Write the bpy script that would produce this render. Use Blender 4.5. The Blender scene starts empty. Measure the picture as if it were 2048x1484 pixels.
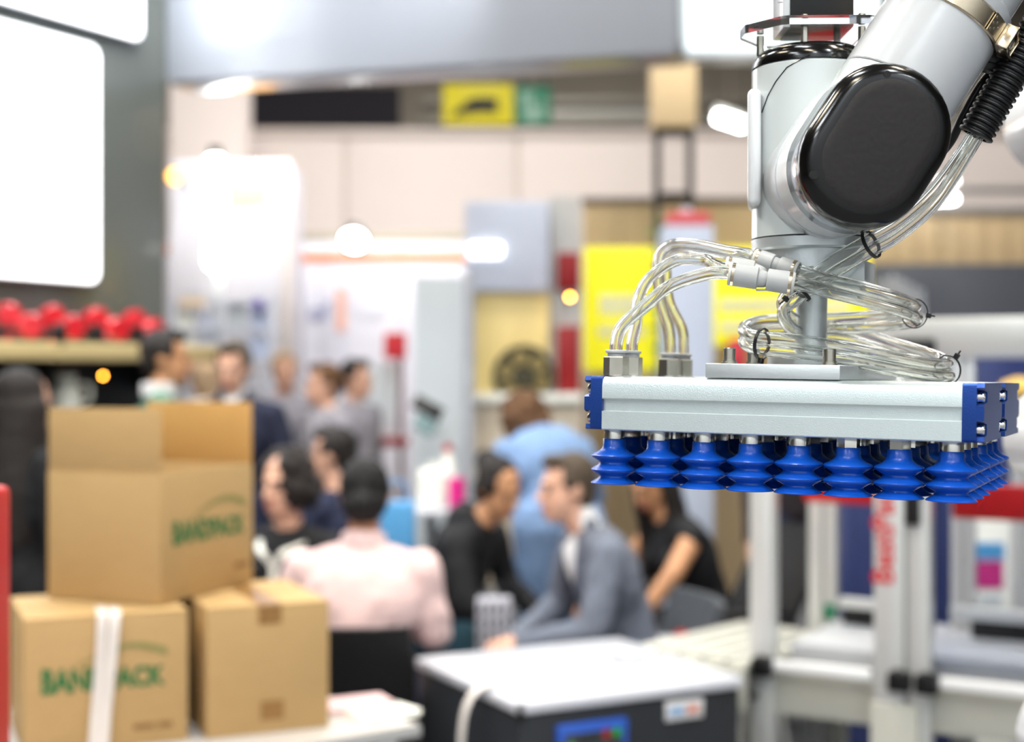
import bpy, bmesh, math, random
import numpy as np
from mathutils import Vector, Matrix, noise

random.seed(7)
SC = bpy.context.scene
COL = SC.collection
R = math.radians

# ------------------------------------------------------------------ camera
FPX = 2048 * 50 / 36.0
CAMZ = 1.6
cam_d = bpy.data.cameras.new('camera')
cam_d.lens = 50; cam_d.sensor_width = 36; cam_d.clip_end = 200; cam_d.clip_start = 0.05
cam_d.dof.use_dof = True
cam_d.dof.focus_distance = 1.285
cam_d.dof.aperture_fstop = 3.0
cam = bpy.data.objects.new('camera', cam_d); COL.objects.link(cam)
cam.location = (0, 0, CAMZ); cam.rotation_euler = (R(90), 0, 0)
SC.camera = cam

# ------------------------------------------------------------------ world, hall lamps, exposure
W = bpy.data.worlds.new('hall_ambient'); SC.world = W; W.use_nodes = True
bg = W.node_tree.nodes['Background']
bg.inputs[0].default_value = (0.80, 0.87, 0.97, 1); bg.inputs[1].default_value = 0.3
SC.view_settings.view_transform = 'Standard'
SC.view_settings.look = 'None'
SC.view_settings.gamma = 1.0
SC.view_settings.use_curve_mapping = False
SC.view_settings.exposure = 0.56
SC.cycles.max_bounces = 12
SC.cycles.transmission_bounces = 12
SC.cycles.glossy_bounces = 3
SC.cycles.diffuse_bounces = 2
SC.cycles.caustics_reflective = False
SC.cycles.use_adaptive_sampling = True
SC.cycles.adaptive_threshold = 0.1
SC.cycles.adaptive_min_samples = 16
SC.cycles.use_denoising = True
SC.cycles.sample_clamp_indirect = 6.0

def area(name, loc, sx, sy, power, col=(1, 1, 1), rot=(0, 0, 0)):
    l = bpy.data.lights.new(name, 'AREA'); l.shape = 'RECTANGLE'; l.size = sx; l.size_y = sy
    l.energy = power; l.color = col
    o = bpy.data.objects.new(name, l); COL.objects.link(o)
    o.location = loc; o.rotation_euler = rot
    return o
# rows of hall luminaires over the stands
for ix, x in enumerate((-3.2, -0.4, 2.4)):
    for iy, y in enumerate((-1.6, 1.2, 4.0, 6.8)):
        area('hall_luminaire', (x, y, 6.2), 0.35, 1.5, 78, (1.0, 0.86, 0.66) if (ix + iy) % 2 else (0.92, 0.97, 1.0), (0, 0, R(25)))
for x in (-3.2, 0.2, 3.6):
    area('hall_luminaire', (x, -2.9, 5.6), 0.4, 1.5, 95, (0.93, 0.97, 1.0), (R(-25), 0, 0))  # unseen row added behind the camera as front fill
# added fill lamps for the white stand and left wall; washers over the fascia
area('stand_fill', (-1.3, 10.3, 3.6), 1.8, 0.12, 32, (0.98, 0.98, 1.0), (R(38), 0, 0))  # added to brighten the white stand wall
area('wall_fill', (-1.80, 6.10, 4.3), 0.15, 1.6, 48, (0.88, 0.95, 1.0), (R(24), 0, R(61)))  # added to lift the upper part of the dark left wall
def spot_lamp(loc, tgt, power, ang=70, size=0.05):
    l = bpy.data.lights.new('fascia_washer', 'SPOT'); l.energy = power; l.spot_size = R(ang); l.spot_blend = 0.9; l.shadow_soft_size = size; l.color = (0.94, 0.97, 1.0)
    o = bpy.data.objects.new('fascia_washer', l); COL.objects.link(o); o.location = loc
    o.rotation_euler = (Vector(tgt) - Vector(loc)).to_track_quat('-Z', 'Y').to_euler()
spot_lamp((-1.40, 6.45, 3.62), (-1.44, 6.92, 3.32), 17)
spot_lamp((-0.34, 6.15, 3.68), (-0.36, 6.62, 3.38), 14)
for x in (-6, 0, 6):
    area('hall_luminaire', (x, 17.0, 7.2), 0.6, 2.4, 260, (1.0, 0.97, 0.92))  # unseen row added to brighten the far hall
for x in (-5, 0, 5):
    area('hall_luminaire', (x, 10.4, 6.5), 0.5, 2.0, 80, (1.0, 0.98, 0.95), (0, 0, R(25)))

# ------------------------------------------------------------------ helpers
def lin(c):
    return tuple(((v / 255.0) / 12.92 if v / 255.0 <= 0.04045 else ((v / 255.0 + 0.055) / 1.055) ** 2.4) for v in c)

MATS = {}
def mat(name, col, rough=0.5, metal=0.0, var=0.05, scale=6.0, bump=0.0, bscale=60.0, coat=0.0, trans=0.0, ior=1.45,
        emit=0.0, stretch=None, sheen=0.0, alpha=None, wave=None):
    if name in MATS: return MATS[name]
    m = bpy.data.materials.new(name); m.use_nodes = True
    nt = m.node_tree; b = nt.nodes['Principled BSDF']
    c = lin(col)
    b.inputs['Roughness'].default_value = rough
    b.inputs['Metallic'].default_value = metal
    b.inputs['IOR'].default_value = ior
    b.inputs['Coat Weight'].default_value = coat
    b.inputs['Coat Roughness'].default_value = 0.06
    b.inputs['Transmission Weight'].default_value = trans
    if sheen: b.inputs['Sheen Weight'].default_value = sheen
    tc = nt.nodes.new('ShaderNodeTexCoord'); mp = nt.nodes.new('ShaderNodeMapping')
    if stretch: mp.inputs['Scale'].default_value = stretch
    nt.links.new(tc.outputs['Object'], mp.inputs['Vector'])
    nz = nt.nodes.new('ShaderNodeTexNoise'); nz.inputs['Scale'].default_value = scale
    nz.inputs['Detail'].default_value = 1
    nt.links.new(mp.outputs['Vector'], nz.inputs['Vector'])
    mx = nt.nodes.new('ShaderNodeMix'); mx.data_type = 'RGBA'
    mx.inputs[6].default_value = tuple(max(0, v * (1 - var)) for v in c) + (1,)
    mx.inputs[7].default_value = tuple(min(1, v * (1 + var)) for v in c) + (1,)
    nt.links.new(nz.outputs['Fac'], mx.inputs[0])
    nt.links.new(mx.outputs[2], b.inputs['Base Color'])
    if emit:
        nt.links.new(mx.outputs[2], b.inputs['Emission Color'])
        b.inputs['Emission Strength'].default_value = emit
    if bump:
        n2 = nt.nodes.new('ShaderNodeTexNoise'); n2.inputs['Scale'].default_value = bscale; n2.inputs['Detail'].default_value = 0
        nt.links.new(mp.outputs['Vector'], n2.inputs['Vector'])
        bp = nt.nodes.new('ShaderNodeBump'); bp.inputs['Strength'].default_value = bump; bp.inputs['Distance'].default_value = 0.01
        nt.links.new(n2.outputs['Fac'], bp.inputs['Height'])
        nt.links.new(bp.outputs['Normal'], b.inputs['Normal'])
    MATS[name] = m
    return m

def V(*a): return Vector(a)
def P(px, py, d):                       # a point seen at pixel px,py, d metres in front of the camera
    return Vector(((px - 1024) / FPX * d, d, CAMZ + (742 - py) / FPX * d))

class MB:
    def __init__(s): s.v = []; s.f = []
    def add(s, vs, fs):
        o = len(s.v); s.v += [Vector(v) for v in vs]; s.f += [tuple(i + o for i in f) for f in fs]
        return s
    def box(s, c, size, rot=None, bevel=0.0, seg=2):
        bm = bmesh.new(); bmesh.ops.create_cube(bm, size=1.0)
        for v in bm.verts: v.co = Vector((v.co.x * size[0], v.co.y * size[1], v.co.z * size[2]))
        if bevel: bmesh.ops.bevel(bm, geom=bm.edges[:], offset=min(bevel, min(size) * 0.49), segments=seg, affect='EDGES', profile=0.5)
        bm.verts.ensure_lookup_table(); bm.verts.index_update()
        c = Vector(c)
        vs = [(rot @ v.co if rot else v.co) + c for v in bm.verts]
        fs = [[v.index for v in f.verts] for f in bm.faces]
        bm.free(); return s.add(vs, fs)
    def box2(s, a, b, bevel=0.0, seg=2):
        a = Vector(a); b = Vector(b)
        return s.box((a + b) / 2, [abs(b[i] - a[i]) for i in range(3)], None, bevel, seg)
    def bar(s, p1, p2, w, h, bevel=0.0, up=(0, 0, 1)):
        p1 = Vector(p1); p2 = Vector(p2); d = p2 - p1; L = d.length; z = d / L
        up = Vector(up)
        if abs(z.dot(up)) > 0.99: up = Vector((0, 1, 0))
        x = up.cross(z).normalized(); y = z.cross(x)
        M = Matrix((x, y, z)).transposed()
        return s.box((p1 + p2) / 2, (w, h, L), M, bevel)
    def lathe(s, prof, n=32, M=None, cap=True):
        M = M or Matrix.Identity(4); vs = []; fs = []
        k = len(prof)
        for i in range(n):
            a = 2 * math.pi * i / n
            for r, z in prof: vs.append(M @ Vector((r * math.cos(a), r * math.sin(a), z)))
        for i in range(n):
            j = (i + 1) % n
            for q in range(k - 1): fs.append((i * k + q, j * k + q, j * k + q + 1, i * k + q + 1))
        if cap:
            if prof[0][0] > 1e-6: fs.append(tuple(i * k for i in reversed(range(n))))
            if prof[-1][0] > 1e-6: fs.append(tuple(i * k + k - 1 for i in range(n)))
        return s.add(vs, fs)
    def cyl(s, p1, p2, r1, r2=None, n=24, bev=0.0):
        p1 = Vector(p1); p2 = Vector(p2); d = p2 - p1; L = d.length
        M = Matrix.Translation(p1) @ d.to_track_quat('Z', 'Y').to_matrix().to_4x4()
        r2 = r1 if r2 is None else r2
        pr = [(r1, 0), (r2, L)] if not bev else [(r1 - bev, 0), (r1, bev), (r2, L - bev), (r2 - bev, L)]
        return s.lathe(pr, n, M)
    def hexn(s, p1, p2, r, n=6): return s.cyl(p1, p2, r, r, n)
    def sph(s, c, r, n=16, m=10, rot=None):
        c = Vector(c); rr = r if hasattr(r, '__len__') else (r, r, r); vs = []; fs = []
        vs.append((0, 0, -1))
        for j in range(1, m):
            t = math.pi * j / m
            for i in range(n):
                a = 2 * math.pi * i / n
                vs.append((math.sin(t) * math.cos(a), math.sin(t) * math.sin(a), -math.cos(t)))
        vs.append((0, 0, 1)); T = len(vs) - 1
        for i in range(n):
            k = (i + 1) % n
            fs.append((0, 1 + k, 1 + i))
            for j in range(m - 2):
                a = 1 + j * n
                fs.append((a + i, a + k, a + n + k, a + n + i))
            a = 1 + (m - 2) * n
            fs.append((a + i, a + k, T))
        out = []
        for v in vs:
            q = Vector((v[0] * rr[0], v[1] * rr[1], v[2] * rr[2]))
            out.append((rot @ q if rot else q) + c)
        return s.add(out, fs)
    def rcone(s, p1, r1, p2, r2, n=14):
        p1 = Vector(p1); p2 = Vector(p2); d = p2 - p1; L = max(d.length, 1e-4)
        M = Matrix.Translation(p1) @ d.to_track_quat('Z', 'Y').to_matrix().to_4x4()
        pr = [(1e-5, -r1)] + [(r1 * math.sin(t), -r1 * math.cos(t)) for t in (0.5, 1.0, 1.35)] + [(r1, 0), (r2, L)] + \
             [(r2 * math.sin(t), L + r2 * math.cos(t)) for t in (1.35, 1.0, 0.5)] + [(1e-5, L + r2)]
        return s.lathe(pr, n, M, cap=False)
    def tube(s, pts, r, n=12, r_in=None, caps=True):
        pts = [Vector(p) for p in pts]; k = len(pts)
        T = [(pts[min(i + 1, k - 1)] - pts[max(i - 1, 0)]).normalized() for i in range(k)]
        nrm = T[0].orthogonal().normalized(); fr = []
        for i in range(k):
            nrm = (nrm - T[i] * nrm.dot(T[i])).normalized()
            fr.append((nrm.copy(), T[i].cross(nrm)))
        def ring(rad): return [[pts[i] + (fr[i][0] * math.cos(2 * math.pi * j / n) + fr[i][1] * math.sin(2 * math.pi * j / n)) * (rad[i] if hasattr(rad, '__len__') else rad) for j in range(n)] for i in range(k)]
        def skin(rg, flip):
            vs = [p for q in rg for p in q]; fs = []
            for i in range(k - 1):
                for j in range(n):
                    l = (j + 1) % n
                    f = (i * n + j, i * n + l, (i + 1) * n + l, (i + 1) * n + j)
                    fs.append(f[::-1] if flip else f)
            return vs, fs
        a, fa = skin(ring(r), False)
        if r_in:
            b, fb = skin(ring(r_in), True); o = len(a)
            fs = fa + [tuple(i + o for i in f) for f in fb]
            for j in range(n):
                l = (j + 1) % n
                fs.append((j, o + j, o + l, l))
                e = (k - 1) * n
                fs.append((e + j, e + l, o + e + l, o + e + j))
            return s.add(a + b, fs)
        if caps: fa = fa + [tuple(reversed(range(n))), tuple((k - 1) * n + j for j in range(n))]
        return s.add(a, fa)
    def prism(s, poly, h, M=None):       # polygon in xy, extruded along z from 0 to h
        M = M or Matrix.Identity(4); n = len(poly)
        vs = [M @ Vector((p[0], p[1], 0)) for p in poly] + [M @ Vector((p[0], p[1], h)) for p in poly]
        fs = [tuple(reversed(range(n))), tuple(range(n, 2 * n))] + [(i, (i + 1) % n, n + (i + 1) % n, n + i) for i in range(n)]
        return s.add(vs, fs)
    def mesh(s, name, m, smooth=40):
        me = bpy.data.meshes.new(name); me.from_pydata([tuple(v) for v in s.v], [], s.f); me.update()
        bm = bmesh.new(); bm.from_mesh(me); bmesh.ops.recalc_face_normals(bm, faces=bm.faces[:]); bm.to_mesh(me); bm.free()
        if smooth:
            me.shade_smooth(); me.set_sharp_from_angle(angle=R(smooth))
        if m: me.materials.append(m)
        return me
    def build(s, name, m, parent=None, local=False, smooth=40, label=None, cat=None, group=None, kind=None, fixn=True):
        if parent is not None and not local:
            I = WM[parent.name].inverted()
            s.v = [I @ v for v in s.v]
        if parent is None:               # stand-alone mesh: put its origin at the middle of its base
            lo = [min(v[i] for v in s.v) for i in range(3)]; hi = [max(v[i] for v in s.v) for i in range(3)]
            o0 = Vector(((lo[0] + hi[0]) / 2, (lo[1] + hi[1]) / 2, lo[2]))
            s.v = [v - o0 for v in s.v]
        me = s.mesh(name, m, smooth)
        o = bpy.data.objects.new(name, me); COL.objects.link(o)
        if parent is not None:
            o.parent = parent; WM[o.name] = WM[parent.name]
        else:
            o.location = o0; WM[o.name] = Matrix.Translation(o0)
        return tag(o, label, cat, group, kind)

WM = {}
def tag(o, label=None, cat=None, group=None, kind=None):
    if label: o['label'] = label
    if cat: o['category'] = cat
    if group: o['group'] = group
    if kind: o['kind'] = kind
    return o
def thing(name, label, cat, M=None, group=None, kind=None):
    o = bpy.data.objects.new(name, None); COL.objects.link(o)
    M = M or Matrix.Identity(4)
    if isinstance(M, (tuple, list, Vector)): M = Matrix.Translation(Vector(M))
    o.empty_display_size = 0.05
    o.matrix_world = M; WM[o.name] = M.copy()
    return tag(o, label, cat, group, kind)
def put(name, me, parent, M):           # shared mesh data as a child, M relative to the parent's frame
    o = bpy.data.objects.new(name, me); COL.objects.link(o); o.parent = parent; o.matrix_local = M
    WM[o.name] = WM[parent.name] @ M
    return o
def cat_rom(pts, n=8):
    pts = [Vector(p) for p in pts]; q = [pts[0] * 2 - pts[1]] + pts + [pts[-1] * 2 - pts[-2]]; out = []
    for i in range(1, len(q) - 2):
        a, b, c, d = q[i - 1:i + 3]
        for k in range(n):
            t = k / n
            out.append(0.5 * ((2 * b) + (c - a) * t + (2 * a - 5 * b + 4 * c - d) * t * t + (3 * b - a - 3 * c + d) * t ** 3))
    out.append(pts[-1]); return out
def text_mb(body, size, M, depth=0.0, bold=0.0, shear=0.0, sx=1.0):
    cu = bpy.data.curves.new('lettering', 'FONT'); cu.body = body; cu.size = size; cu.extrude = depth; cu.offset = bold; cu.shear = shear
    cu.resolution_u = 3
    o = bpy.data.objects.new('lettering', cu); COL.objects.link(o)
    dg = bpy.context.evaluated_depsgraph_get(); dg.update()
    me = bpy.data.meshes.new_from_object(o.evaluated_get(dg))
    b = MB(); b.add([M @ Vector((v.co.x * sx, v.co.y, v.co.z)) for v in me.vertices], [tuple(p.vertices) for p in me.polygons])
    bpy.data.objects.remove(o); bpy.data.curves.remove(cu); bpy.data.meshes.remove(me)
    return b
def frame_m(o, x, y):                    # matrix with origin o, local x along x, local y along y
    x = Vector(x).normalized(); y = Vector(y); z = x.cross(y).normalized(); y = z.cross(x)
    return Matrix.Translation(Vector(o)) @ Matrix((x, y, z)).transposed().to_4x4()

# directions of the stand: everything on it is laid out square to these
YAW = R(25.2)
U = V(math.cos(YAW), -math.sin(YAW), 0)      # along the gripper's front, to the right and nearer
Vd = V(math.sin(YAW), math.cos(YAW), 0)      # to the right and away
Z = V(0, 0, 1)

# ------------------------------------------------------------------ materials
m_alu = mat('anodised_aluminium', (222, 232, 232), 0.36, 0.75, 0.03, 300, 0.04, 900)
m_alu_plain = mat('machined_aluminium', (216, 222, 224), 0.34, 0.6, 0.03, 60, 0.02, 400)
m_steel = mat('bright_steel', (225, 222, 215), 0.16, 1.0, 0.05, 80)
m_nickel = mat('nickel_plated_brass', (190, 186, 174), 0.25, 0.95, 0.08, 150)
m_gold = mat('warm_steel_band', (205, 190, 165), 0.2, 1.0, 0.1, 60)
m_blue = mat('blue_silicone', (8, 77, 182), 0.33, 0, 0.04, 40, coat=0.15)
m_cap = mat('blue_anodised_cap', (30, 66, 142), 0.32, 0.55, 0.05, 200, 0.05, 800)
m_white = mat('white_robot_paint', (204, 211, 211), 0.22, 0, 0.02, 4, coat=0.5)
m_white2 = mat('white_robot_shell', (222, 224, 226), 0.25, 0, 0.02, 4, coat=0.4)
m_silver = mat('polished_silver_ring', (210, 210, 215), 0.12, 1.0, 0.03, 20)
m_gloss = mat('gloss_black', (11, 10, 10), 0.15, 0, 0.05, 10)
m_matt = mat('dark_brown_cap_face', (22, 16, 15), 0.6, 0, 0.05, 10, 0.03, 200)
m_black = mat('black_plastic', (18, 18, 19), 0.42, 0, 0.1, 30)
m_rubber = mat('black_corrugated_plastic', (14, 14, 15), 0.35, 0, 0.1, 30)
m_clear = mat('clear_tube', (252, 253, 250), 0.03, 0, 0.01, 10, trans=0.975, ior=1.34)
m_acryl = mat('clear_acrylic', (250, 252, 252), 0.02, 0, 0.01, 10, trans=0.97, ior=1.25)
m_grey = mat('grey_fitting_plastic', (190, 192, 192), 0.4, 0, 0.03, 30)
m_card = mat('cardboard', (188, 156, 106), 0.75, 0, 0.05, 14, 0.06, 250, stretch=(1, 1, 4))
m_card_in = mat('cardboard_inside', (198, 154, 90), 0.8, 0, 0.05, 14, 0.06, 250)
m_green = mat('green_ink', (46, 112, 62), 0.7, 0, 0.15, 60)
m_olive = mat('pale_green_ink', (140, 138, 82), 0.7, 0, 0.1, 60)
m_brownink = mat('brown_ink', (128, 92, 48), 0.7, 0, 0.1, 60)
m_tape = mat('brown_parcel_tape', (150, 112, 62), 0.3, 0, 0.05, 20, coat=0.4)
m_strap = mat('white_strap', (232, 226, 220), 0.5, 0, 0.04, 30)
m_frame = mat('aluminium_profile', (214, 216, 214), 0.38, 0.45, 0.03, 20)
m_machine = mat('warm_white_machine_paint', (188, 188, 178), 0.45, 0, 0.03, 8)
m_darkpanel = mat('charcoal_machine_paint', (42, 45, 50), 0.45, 0, 0.08, 12)
m_worktop = mat('white_worktop', (216, 219, 228), 0.3, 0, 0.02, 6, coat=0.3)
m_red = mat('red_paint', (196, 14, 18), 0.4, 0, 0.05, 10)
m_dred = mat('dark_red_paint', (150, 18, 24), 0.45, 0, 0.06, 10)
m_bluep = mat('blue_bezel', (48, 92, 190), 0.4, 0, 0.04, 20)
m_lcd = mat('dark_display', (62, 68, 70), 0.2, 0, 0.1, 20)
m_gled = mat('green_button', (40, 160, 70), 0.4, 0, 0.05, 20)
m_rled = mat('red_digits', (150, 34, 28), 0.4, 0, 0.05, 20)
m_wood = mat('light_wood', (206, 186, 136), 0.5, 0, 0.1, 5, 0.03, 30, stretch=(1, 12, 12))
m_slat = mat('tan_wood_panel', (194, 170, 134), 0.6, 0, 0.1, 4, 0.05, 30, stretch=(8, 8, 0.6))
m_darkwall = mat('dark_grey_gloss_wall', (98, 102, 98), 0.28, 0, 0.05, 1.2, coat=0.3)
m_fascia = mat('dark_grey_gloss_fascia', (138, 142, 150), 0.3, 0, 0.05, 1.0, coat=0.3)
m_beige = mat('pinkish_beige_panel', (218, 206, 200), 0.7, 0, 0.03, 1.5)
m_beige2 = mat('beige_panel_joint', (200, 188, 180), 0.7, 0, 0.03, 1.5)
m_hall = mat('brown_grey_hall_wall', (128, 120, 108), 0.8, 0, 0.25, 0.9)
m_boothw = mat('white_booth_panel', (222, 220, 230), 0.5, 0, 0.02, 2)
m_orange = mat('orange_stripe', (236, 140, 84), 0.6, 0, 0.05, 4)
m_lav = mat('pale_lavender_panel', (212, 218, 234), 0.4, 0, 0.02, 2)
m_paleg = mat('pale_grey_panel', (200, 208, 214), 0.4, 0, 0.03, 2)
m_cream = mat('cream_yellow_panel', (248, 222, 150), 0.5, 0, 0.04, 3)
m_gear = mat('dark_olive_steel', (66, 62, 44), 0.5, 0.3, 0.1, 10)
m_yellow = mat('bright_yellow_sign', (250, 240, 40), 0.5, 0, 0.03, 3, emit=0.35)  # slight glow put into the colour to brighten the yellow
m_yellow2 = mat('mustard_yellow_sign', (222, 208, 30), 0.5, 0, 0.03, 3)
m_whitep = mat('white_print', (250, 250, 240), 0.5, 0, 0.02, 6)
m_gsign = mat('green_sign', (20, 118, 86), 0.5, 0, 0.05, 6)
m_ink = mat('black_print', (24, 24, 28), 0.6, 0, 0.05, 6)
m_navyp = mat('navy_panel', (58, 70, 118), 0.3, 0, 0.1, 3)
m_slate = mat('slate_grey_wall', (74, 78, 90), 0.55, 0, 0.05, 2)
m_floor = mat('grey_hall_carpet', (112, 114, 118), 0.9, 0, 0.06, 3, 0.2, 300)
m_screen = mat('white_backlit_panel', (252, 252, 255), 0.5, 0, 0.0, 2, emit=2.2)
m_lamp = mat('lamp_glow', (255, 255, 252), 0.5, 0, 0.0, 2, emit=14)
m_warm = mat('warm_lamp_glow', (255, 188, 96), 0.5, 0, 0.0, 2, emit=3.5)
m_amber = mat('amber_lamp_glow', (255, 160, 50), 0.5, 0, 0.0, 2, emit=30)
m_chair = mat('black_chair_shell', (15, 15, 17), 0.65, 0, 0.1, 20)
m_chairg = mat('dark_grey_upholstery', (72, 76, 82), 0.8, 0, 0.08, 40, 0.2, 300)
m_paper = mat('pale_pink_paper', (236, 200, 200), 0.6, 0, 0.02, 8)
m_leaf = mat('green_leaf', (58, 140, 48), 0.5, 0, 0.2, 20)
m_pink = mat('magenta_plastic', (226, 30, 140), 0.4, 0, 0.05, 10)
m_banner = mat('magenta_print', (196, 44, 128), 0.5, 0, 0.08, 10)
m_sky = mat('sky_blue_print', (84, 160, 216), 0.5, 0, 0.05, 10)
m_redplast = mat('red_gloss_plastic', (206, 36, 48), 0.25, 0, 0.05, 10, coat=0.5)

# ================================================================== THE SETTING
b = MB(); b.add([(-14, -4, 0), (14, -4, 0), (14, 24, 0), (-14, 24, 0)], [(0, 1, 2, 3)])
b.add([(-14, -4, -0.1), (14, -4, -0.1), (14, 24, -0.1), (-14, 24, -0.1)], [(3, 2, 1, 0)])
b.build('floor', m_floor, kind='structure')
b = MB(); b.box2((-14, 22, 0), (14, 22.2, 8.0)); b.build('wall_hall_end', m_hall, kind='structure')
m_hallfront = mat('pale_hall_cladding', (190, 196, 202), 0.8, 0, 0.05, 0.8)
m_hallside = mat('grey_hall_cladding', (118, 116, 112), 0.8, 0, 0.2, 0.8)
b = MB(); b.box2((-14.2, -4, 0), (-14, 22, 8.0)); b.build('wall_hall_left', m_hallside, kind='structure')
b = MB(); b.box2((14, -4, 0), (14.2, 22, 8.0)); b.build('wall_hall_right', m_hallside, kind='structure')
b = MB(); b.box2((-14, -4.2, 0), (14, -4, 8.0)); b.build('wall_hall_front', m_hallfront, kind='structure')
b = MB(); b.box2((-14.2, -4.2, 8.0), (14.2, 22.2, 8.2)); b.build('ceiling', mat('grey_hall_ceiling', (120, 120, 120), 0.8, 0, 0.1, 0.8), kind='structure')

# pale panelled partition behind the stands, built of upright panels
wb = thing('wall_back', None, None, (0, 13.2, 0), kind='structure')
zt = P(0, 262, 13.2).z
xs = [-6.2, -4.6, -3.2, -1.55, 0.05, 1.65, 3.25, 4.85, 6.45, 8.0]
for i in range(len(xs) - 1):
    MB().box2((xs[i] + 0.02, 13.2, 0), (xs[i + 1] - 0.02, 13.28, zt), 0.008).build('panel', m_beige, wb)
    MB().box2((xs[i] - 0.05, 13.22, 0), (xs[i] + 0.05, 13.3, zt - 0.02)).build('joint_strip', m_beige2, wb)
MB().box2((xs[0], 13.16, zt - 0.04), (xs[-1], 13.3, zt + 0.02)).build('top_rail', m_beige2, wb)
b = MB(); b.box2(P(338, 175, 12.5), P(490, 470, 12.9).xyz * 1.0); 
b = MB(); p = P(338, 470, 12.5); q = P(488, 100, 12.5)
b.box2((p.x, 12.5, 0), (q.x, 12.9, q.z), 0.02); b.build('wall_pillar', m_beige, kind='structure')

# dark glossy wall with backlit panels on the left
WC = V(-1.708, 7.0, 0); WDIR = V(0.48, 0.875, 0).normalized(); WN = V(0.875, -0.48, 0).normalized()   # WN faces the stand
b = MB(); b.box(WC - WDIR * 1.6 - WN * 0.06 + Z * 2.6, (3.2, 0.12, 5.2), frame_m((0, 0, 0), WDIR, -WN).to_3x3(), 0.004)
b.build('wall_left', m_darkwall, kind='structure')
# fascia over the stand
f1 = V(-1.708, 7.0, 3.02); f2 = V(0.735, 6.34, 3.02); fd = (f2 - f1).normalized(); fn = V(-fd.y, fd.x, 0)
b = MB(); b.box((f1 + f2) / 2 + fn * 0.15 + Z * 0.75, ((f2 - f1).length, 0.3, 1.5), frame_m((0, 0, 0), fd, fn).to_3x3(), 0.01)
b.build('trim_fascia', m_fascia, kind='structure')

def wall_pt(t, z, off=0.0): return WC - WDIR * t + WN * off + Z * z
def backlit(name, label, t0, t1, z0, z1):
    M = frame_m(wall_pt(t1, z0), WDIR, Z)          # local x along the wall to the right, y up, z out to the stand
    L = t1 - t0; H = z1 - z0; r = 0.05
    th = thing(name, label, 'sign', M)
    poly = []
    for cx, cy, a0 in ((L - r, r, -90), (L - r, H - r, 0), (r, H - r, 90), (r, r, 180)):
        for k in range(5): a = R(a0 + k * 22.5); poly.append((cx + r * math.cos(a), cy + r * math.sin(a)))
    MB().prism(poly, 0.05).build('light_box', mat('grey_light_box_side', (170, 176, 184), 0.4, 0.3), th, True)
    p2 = [((x - L / 2) * (1 - 0.016 / L) + L / 2, (y - H / 2) * (1 - 0.016 / H) + H / 2) for x, y in poly]
    MB().prism(p2, 0.008, Matrix.Translation((0, 0, 0.047))).build('diffuser', m_screen, th, True)
backlit('backlit_panel', 'tall white backlit panel with rounded corners on dark wall, the lower one', 0.49, 2.2, 1.997, 3.095)
backlit('backlit_panel', 'white backlit panel high on dark wall, cut by the top of the picture', 0.208, 2.2, 3.168, 4.3)
# small dim mark on the lower backlit panel
# ------------------------------------------------------------------ shelf with tape dispensers
sh = thing('wall_shelf', 'thick pale wood shelf on the dark wall carrying red tape dispensers', 'shelf', frame_m(wall_pt(2.2, 0), WDIR, -WN))
shz = 1.6 + (742 - 690) / FPX * 6.5
MB().box2((0, -0.40, shz - 0.075), (2.16, 0.0, shz), 0.006).build('shelf_board', m_wood, sh, True)
for x in (0.5, 1.2, 2.0):
    MB().box2((x - 0.015, -0.3, shz - 0.2), (x + 0.015, 0, shz - 0.075), 0.003).build('bracket', m_black, sh, True)
def dispenser_meshes():
    a = MB(); a.lathe([(0.0, -0.03), (0.045, -0.03), (0.052, -0.024), (0.052, 0.024), (0.045, 0.03), (0.0, 0.03)], 24, Matrix.Translation((0, 0, 0.065)) @ Matrix.Rotation(R(90), 4, 'X'))
    g = MB(); g.bar((0.0, 0, 0.05), (-0.10, 0, 0.025), 0.024, 0.03, 0.008); g.box((-0.115, 0, 0.04), (0.05, 0.026, 0.08), None, 0.01)
    h = MB(); h.bar((0.03, 0, 0.06), (0.09, 0, 0.012), 0.05, 0.006, 0.002); h.box((0.095, 0, 0.014), (0.012, 0.052, 0.028), None, 0.003)
    return a.mesh('tape_roll', m_redplast), g.mesh('handle', m_black), h.mesh('blade_guard', m_redplast)
dm = dispenser_meshes()
ords = ['first', 'second', 'third', 'fourth']
for row, (pys, pxs, off) in enumerate((((664, 662, 667, 670), (62, 145, 234, 307), 0.33), ((640, 640, 645, 650), (17, 104, 192, 270), 0.12))):
    for k in range(4):
        # along the wall: the pixel's ray meets the line at this offset
        base = WC + WN * off; rx = (pxs[k] - 1024) / FPX
        t = (base.x - rx * base.y) / (WDIR.x - rx * WDIR.y)
        pos = base - WDIR * t
        zz = shz + 0.001 if row == 0 else shz + 0.001
        M = Matrix.Translation((pos.x, pos.y, zz)) @ Matrix.Rotation(R(205 + 12 * k), 4, 'Z')
        if row: M = M @ Matrix.Translation((0, 0, 0.05))
        th = thing('tape_dispenser', 'red tape dispenser, %s from left in the %s shelf row' % (ords[k], ('front', 'rear')[row]), 'tape dispenser', M, 'tape dispensers on the wooden shelf')
        put('tape_roll', dm[0], th, Matrix.Identity(4)); put('handle', dm[1], th, Matrix.Identity(4)); put('blade_guard', dm[2], th, Matrix.Identity(4))
rz = thing('shelf_riser', 'narrow dark riser under the rear row of tape dispensers', 'riser', frame_m(wall_pt(2.2, shz), WDIR, -WN))
MB().box2((0.1, -0.19, 0), (2.1, -0.05, 0.05), 0.004).build('riser_board', m_black, rz, True)
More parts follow.
